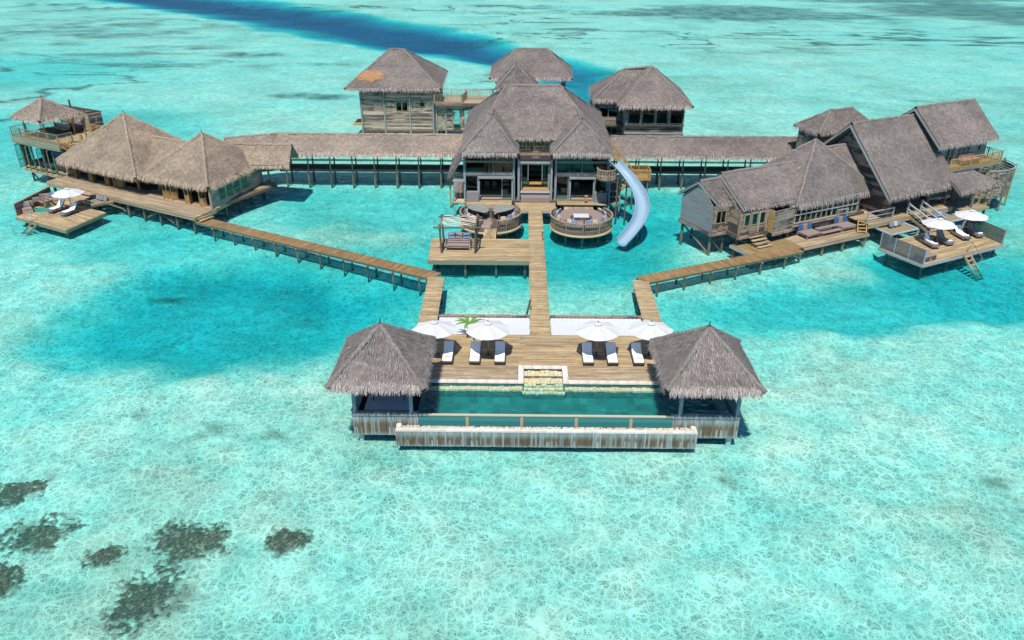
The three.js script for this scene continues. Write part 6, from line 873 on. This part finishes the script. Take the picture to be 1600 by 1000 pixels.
{
  const t = T('glazed_cabin', 'grey thatched cabin with wide upper windows behind the covered walkway', 'house', [14, 2, -105]), e = 7.4;
  roof(t, [[[7.6, e, -102.8], [11.0, e, -102.6], [14.2, 11.0, -105], [11.9, 11.0, -105]], [[10.6, e, -98.9], [20.0, e, -98.8], [15.4, 11.35, -104.6]], [[10.9, e, -102.8], [10.6, e, -98.9], [15.4, 11.35, -104.6], [14.3, 11.0, -105]], [[20.0, e, -98.8], [20.7, e, -111.6], [15.6, 11.3, -105.4]], [[20.7, e, -111.6], [8.1, e, -113], [11.9, 11, -105.6], [15.4, 11.3, -105.4]], [[8.1, e, -113], [7.6, e, -102.8], [11.9, 11, -105]]], thG, { dens: 30, fringe: 42, fl: 0.55, th: 0.32, noFringe: [2], caps: [[[10.6, e, -98.9], [15.4, 11.35, -104.6]], [[20, e, -98.8], [15.4, 11.35, -104.6]], [[7.6, e, -102.8], [11.9, 11, -105]], [[11.9, 11, -105], [15.4, 11.3, -105]]] });
  const op = [0, 1, 2, 3].map((k) => [0.35 + k * 1.78, 1.95 + k * 1.78, 5.15, 7.2]);
  wall(t, [11.8, -100.2], [19.2, -100.2], 1.8, 7.6, greyW, op, { bh: 0.26 }); for (const [a, b, c, d] of op) glazing(t, [11.8 + a, -100.15], [11.8 + b, -100.15], c, d, blueW);
  for (let k = 0; k < 5; k++) beam(t, 'window_post', [11.9 + k * 1.8, 5, -100.05], [11.9 + k * 1.8, 7.4, -100.05], 0.22, 0.2, greyW); beam(t, 'sill', [11.7, 5.0, -99.95], [19.3, 5.0, -99.95], 0.3, 0.14, darkW); beam(t, 'sill', [11.7, 3.95, -99.95], [19.3, 3.95, -99.95], 0.3, 0.14, blueW);
  for (let k = 0; k < 9; k++) box(t, 'wall_block', [12.1 + k * 0.86, 3.55, -100.05], [0.6, 0.5, 0.12], greyW);
  wall(t, [8.2, -103.6], [11.8, -103.4], 1.8, 7.6, greyW, [[0.5, 2.9, 5.2, 6.5], [0.6, 1.2, 3, 4.7], [1.5, 3.1, 3, 4.7]], { bh: 0.3 }); glazing(t, [8.7, -103.55], [11.1, -103.45], 5.2, 6.5, blueW, { n: 2 }); glazing(t, [9.7, -103.5], [11.2, -103.42], 3, 4.7, goldW, { n: 2, name: 'door' });
  wall(t, [11.8, -103.4], [11.8, -100.2], 1.8, 7.6, blueW, [], { bh: 0.4 }); wall(t, [19.2, -100.2], [19.4, -111], 1.8, 7.6, greyW, [], { bh: 0.35 }); wall(t, [8.2, -112], [8.2, -103.6], 1.8, 7.6, greyW, [], { bh: 0.4 }); wall(t, [19.4, -111], [8.2, -112], 1.8, 7.6, null);
  box(t, 'floor_slab', [14, 1.7, -106], [11, 0.3, 11.4], darkW); box(t, 'upper_floor', [14, 4.6, -106.5], [10.6, 0.2, 10], darkW); for (const x of [9, 14, 19]) for (const z of [-101, -106, -110.5]) pile(t, x, z, 1.7, pileW, 0.18);
  pole(t, 'curtain', [17.3, 5.2, -100.6], [17.3, 7.2, -100.6], 0.18, whiteC);
}
// ---------- coral patches in the shallows ----------
const coralM = new THREE.MeshStandardMaterial({ vertexColors: true, roughness: 1 });
function coral(x, z, rx, rz, n, label) {
  const y = WL - depth(x, z), t = T('coral_patch', label, 'coral', [x, y, z], 'W', 'coral patches in the shallows'), st = 0.05, P = [], C = [], I = [], id = new Map(), W = rx * 1.5, D = rz * 1.5;
  const mask = (px, pz) => 1 - Math.hypot((px - x) / rx, (pz - z) / rz) * 0.85 + (fbm(px * 1.1, pz * 1.1, 311, 4) - 0.5) * 1.0 + (fbm(px * 5, pz * 5, 317, 3) - 0.5) * 1.2 + 0.04, pal = [[0.05, 0.048, 0.032], [0.1, 0.088, 0.05], [0.04, 0.045, 0.035], [0.15, 0.125, 0.075], [0.075, 0.07, 0.04], [0.24, 0.21, 0.15]];
  const vert = (i, j) => { const k = i * 9999 + j; if (!id.has(k)) { const px = x - W + i * st + (hash(i, j, 5) - 0.5) * 0.03, pz = z - D + j * st + (hash(i, j, 6) - 0.5) * 0.03, m = mask(px, pz), up = Math.min(0.5, Math.max(0, m)) * 0.12; id.set(k, P.length / 3); P.push(px - x, WL - depth(px, pz) - y - 0.03 + up + 0.07 * noise(px * 5.5, pz * 5.5, 321) * Math.min(1, m * 2) + 0.05 * noise(px * 15, pz * 15, 323), pz - z); const c = pal[Math.min(5, Math.floor(7.2 * Math.pow(noise(px * 7, pz * 7, 325) * 0.6 + hash(i, j, 7) * 0.4, 1.2)))]; const w = Math.min(1, Math.max(0.45, m * 3)), sd = [0.5, 0.47, 0.34]; C.push(...c.map((v, q) => mix(sd[q], v, w))); } return id.get(k); };
  for (let i = 0; i < 2 * W / st; i++) for (let j = 0; j < 2 * D / st; j++) if (mask(x - W + (i + 0.5) * st, z - D + (j + 0.5) * st) > 0) { const a = vert(i, j), b = vert(i + 1, j), c = vert(i, j + 1), d = vert(i + 1, j + 1); I.push(a, c, b, b, c, d); }
  const g = new THREE.BufferGeometry(); g.setAttribute('position', new THREE.Float32BufferAttribute(P, 3)); g.setAttribute('color', new THREE.Float32BufferAttribute(C, 3)); g.setIndex(I); g.computeVertexNormals();
  const m = new THREE.Mesh(g, coralM); m.name = 'coral_growth'; m.userData.kind = 'stuff'; t.add(m);
}
coral(-17.7, -28.9, 1.55, 1.2, 0, 'largest round dark coral patch in the foreground shallows'); coral(-13.0, -29.0, 1.0, 0.8, 0, 'small isolated dark coral patch nearest the pool'); coral(-18.2, -25.1, 1.35, 1.75, 0, 'broad coral patch cut by the bottom edge of the view'); coral(-21.3, -27.8, 0.75, 0.6, 0, 'small brown coral patch between the larger foreground patches');
coral(-25.4, -29.3, 1.5, 1.1, 0, 'ragged coral patch in the foreground near the side edge of the view'); coral(-28.3, -32.3, 1.2, 1.1, 0, 'coral patch at the side edge of the view, farthest back of the foreground group'); coral(-25.4, -26.1, 0.9, 1.1, 0, 'coral patch in the lower corner at the side edge of the view');
scene.traverse((o) => { if (o.isMesh) { o.castShadow = true; o.receiveShadow = true; } });
renderer.render(scene, camera);
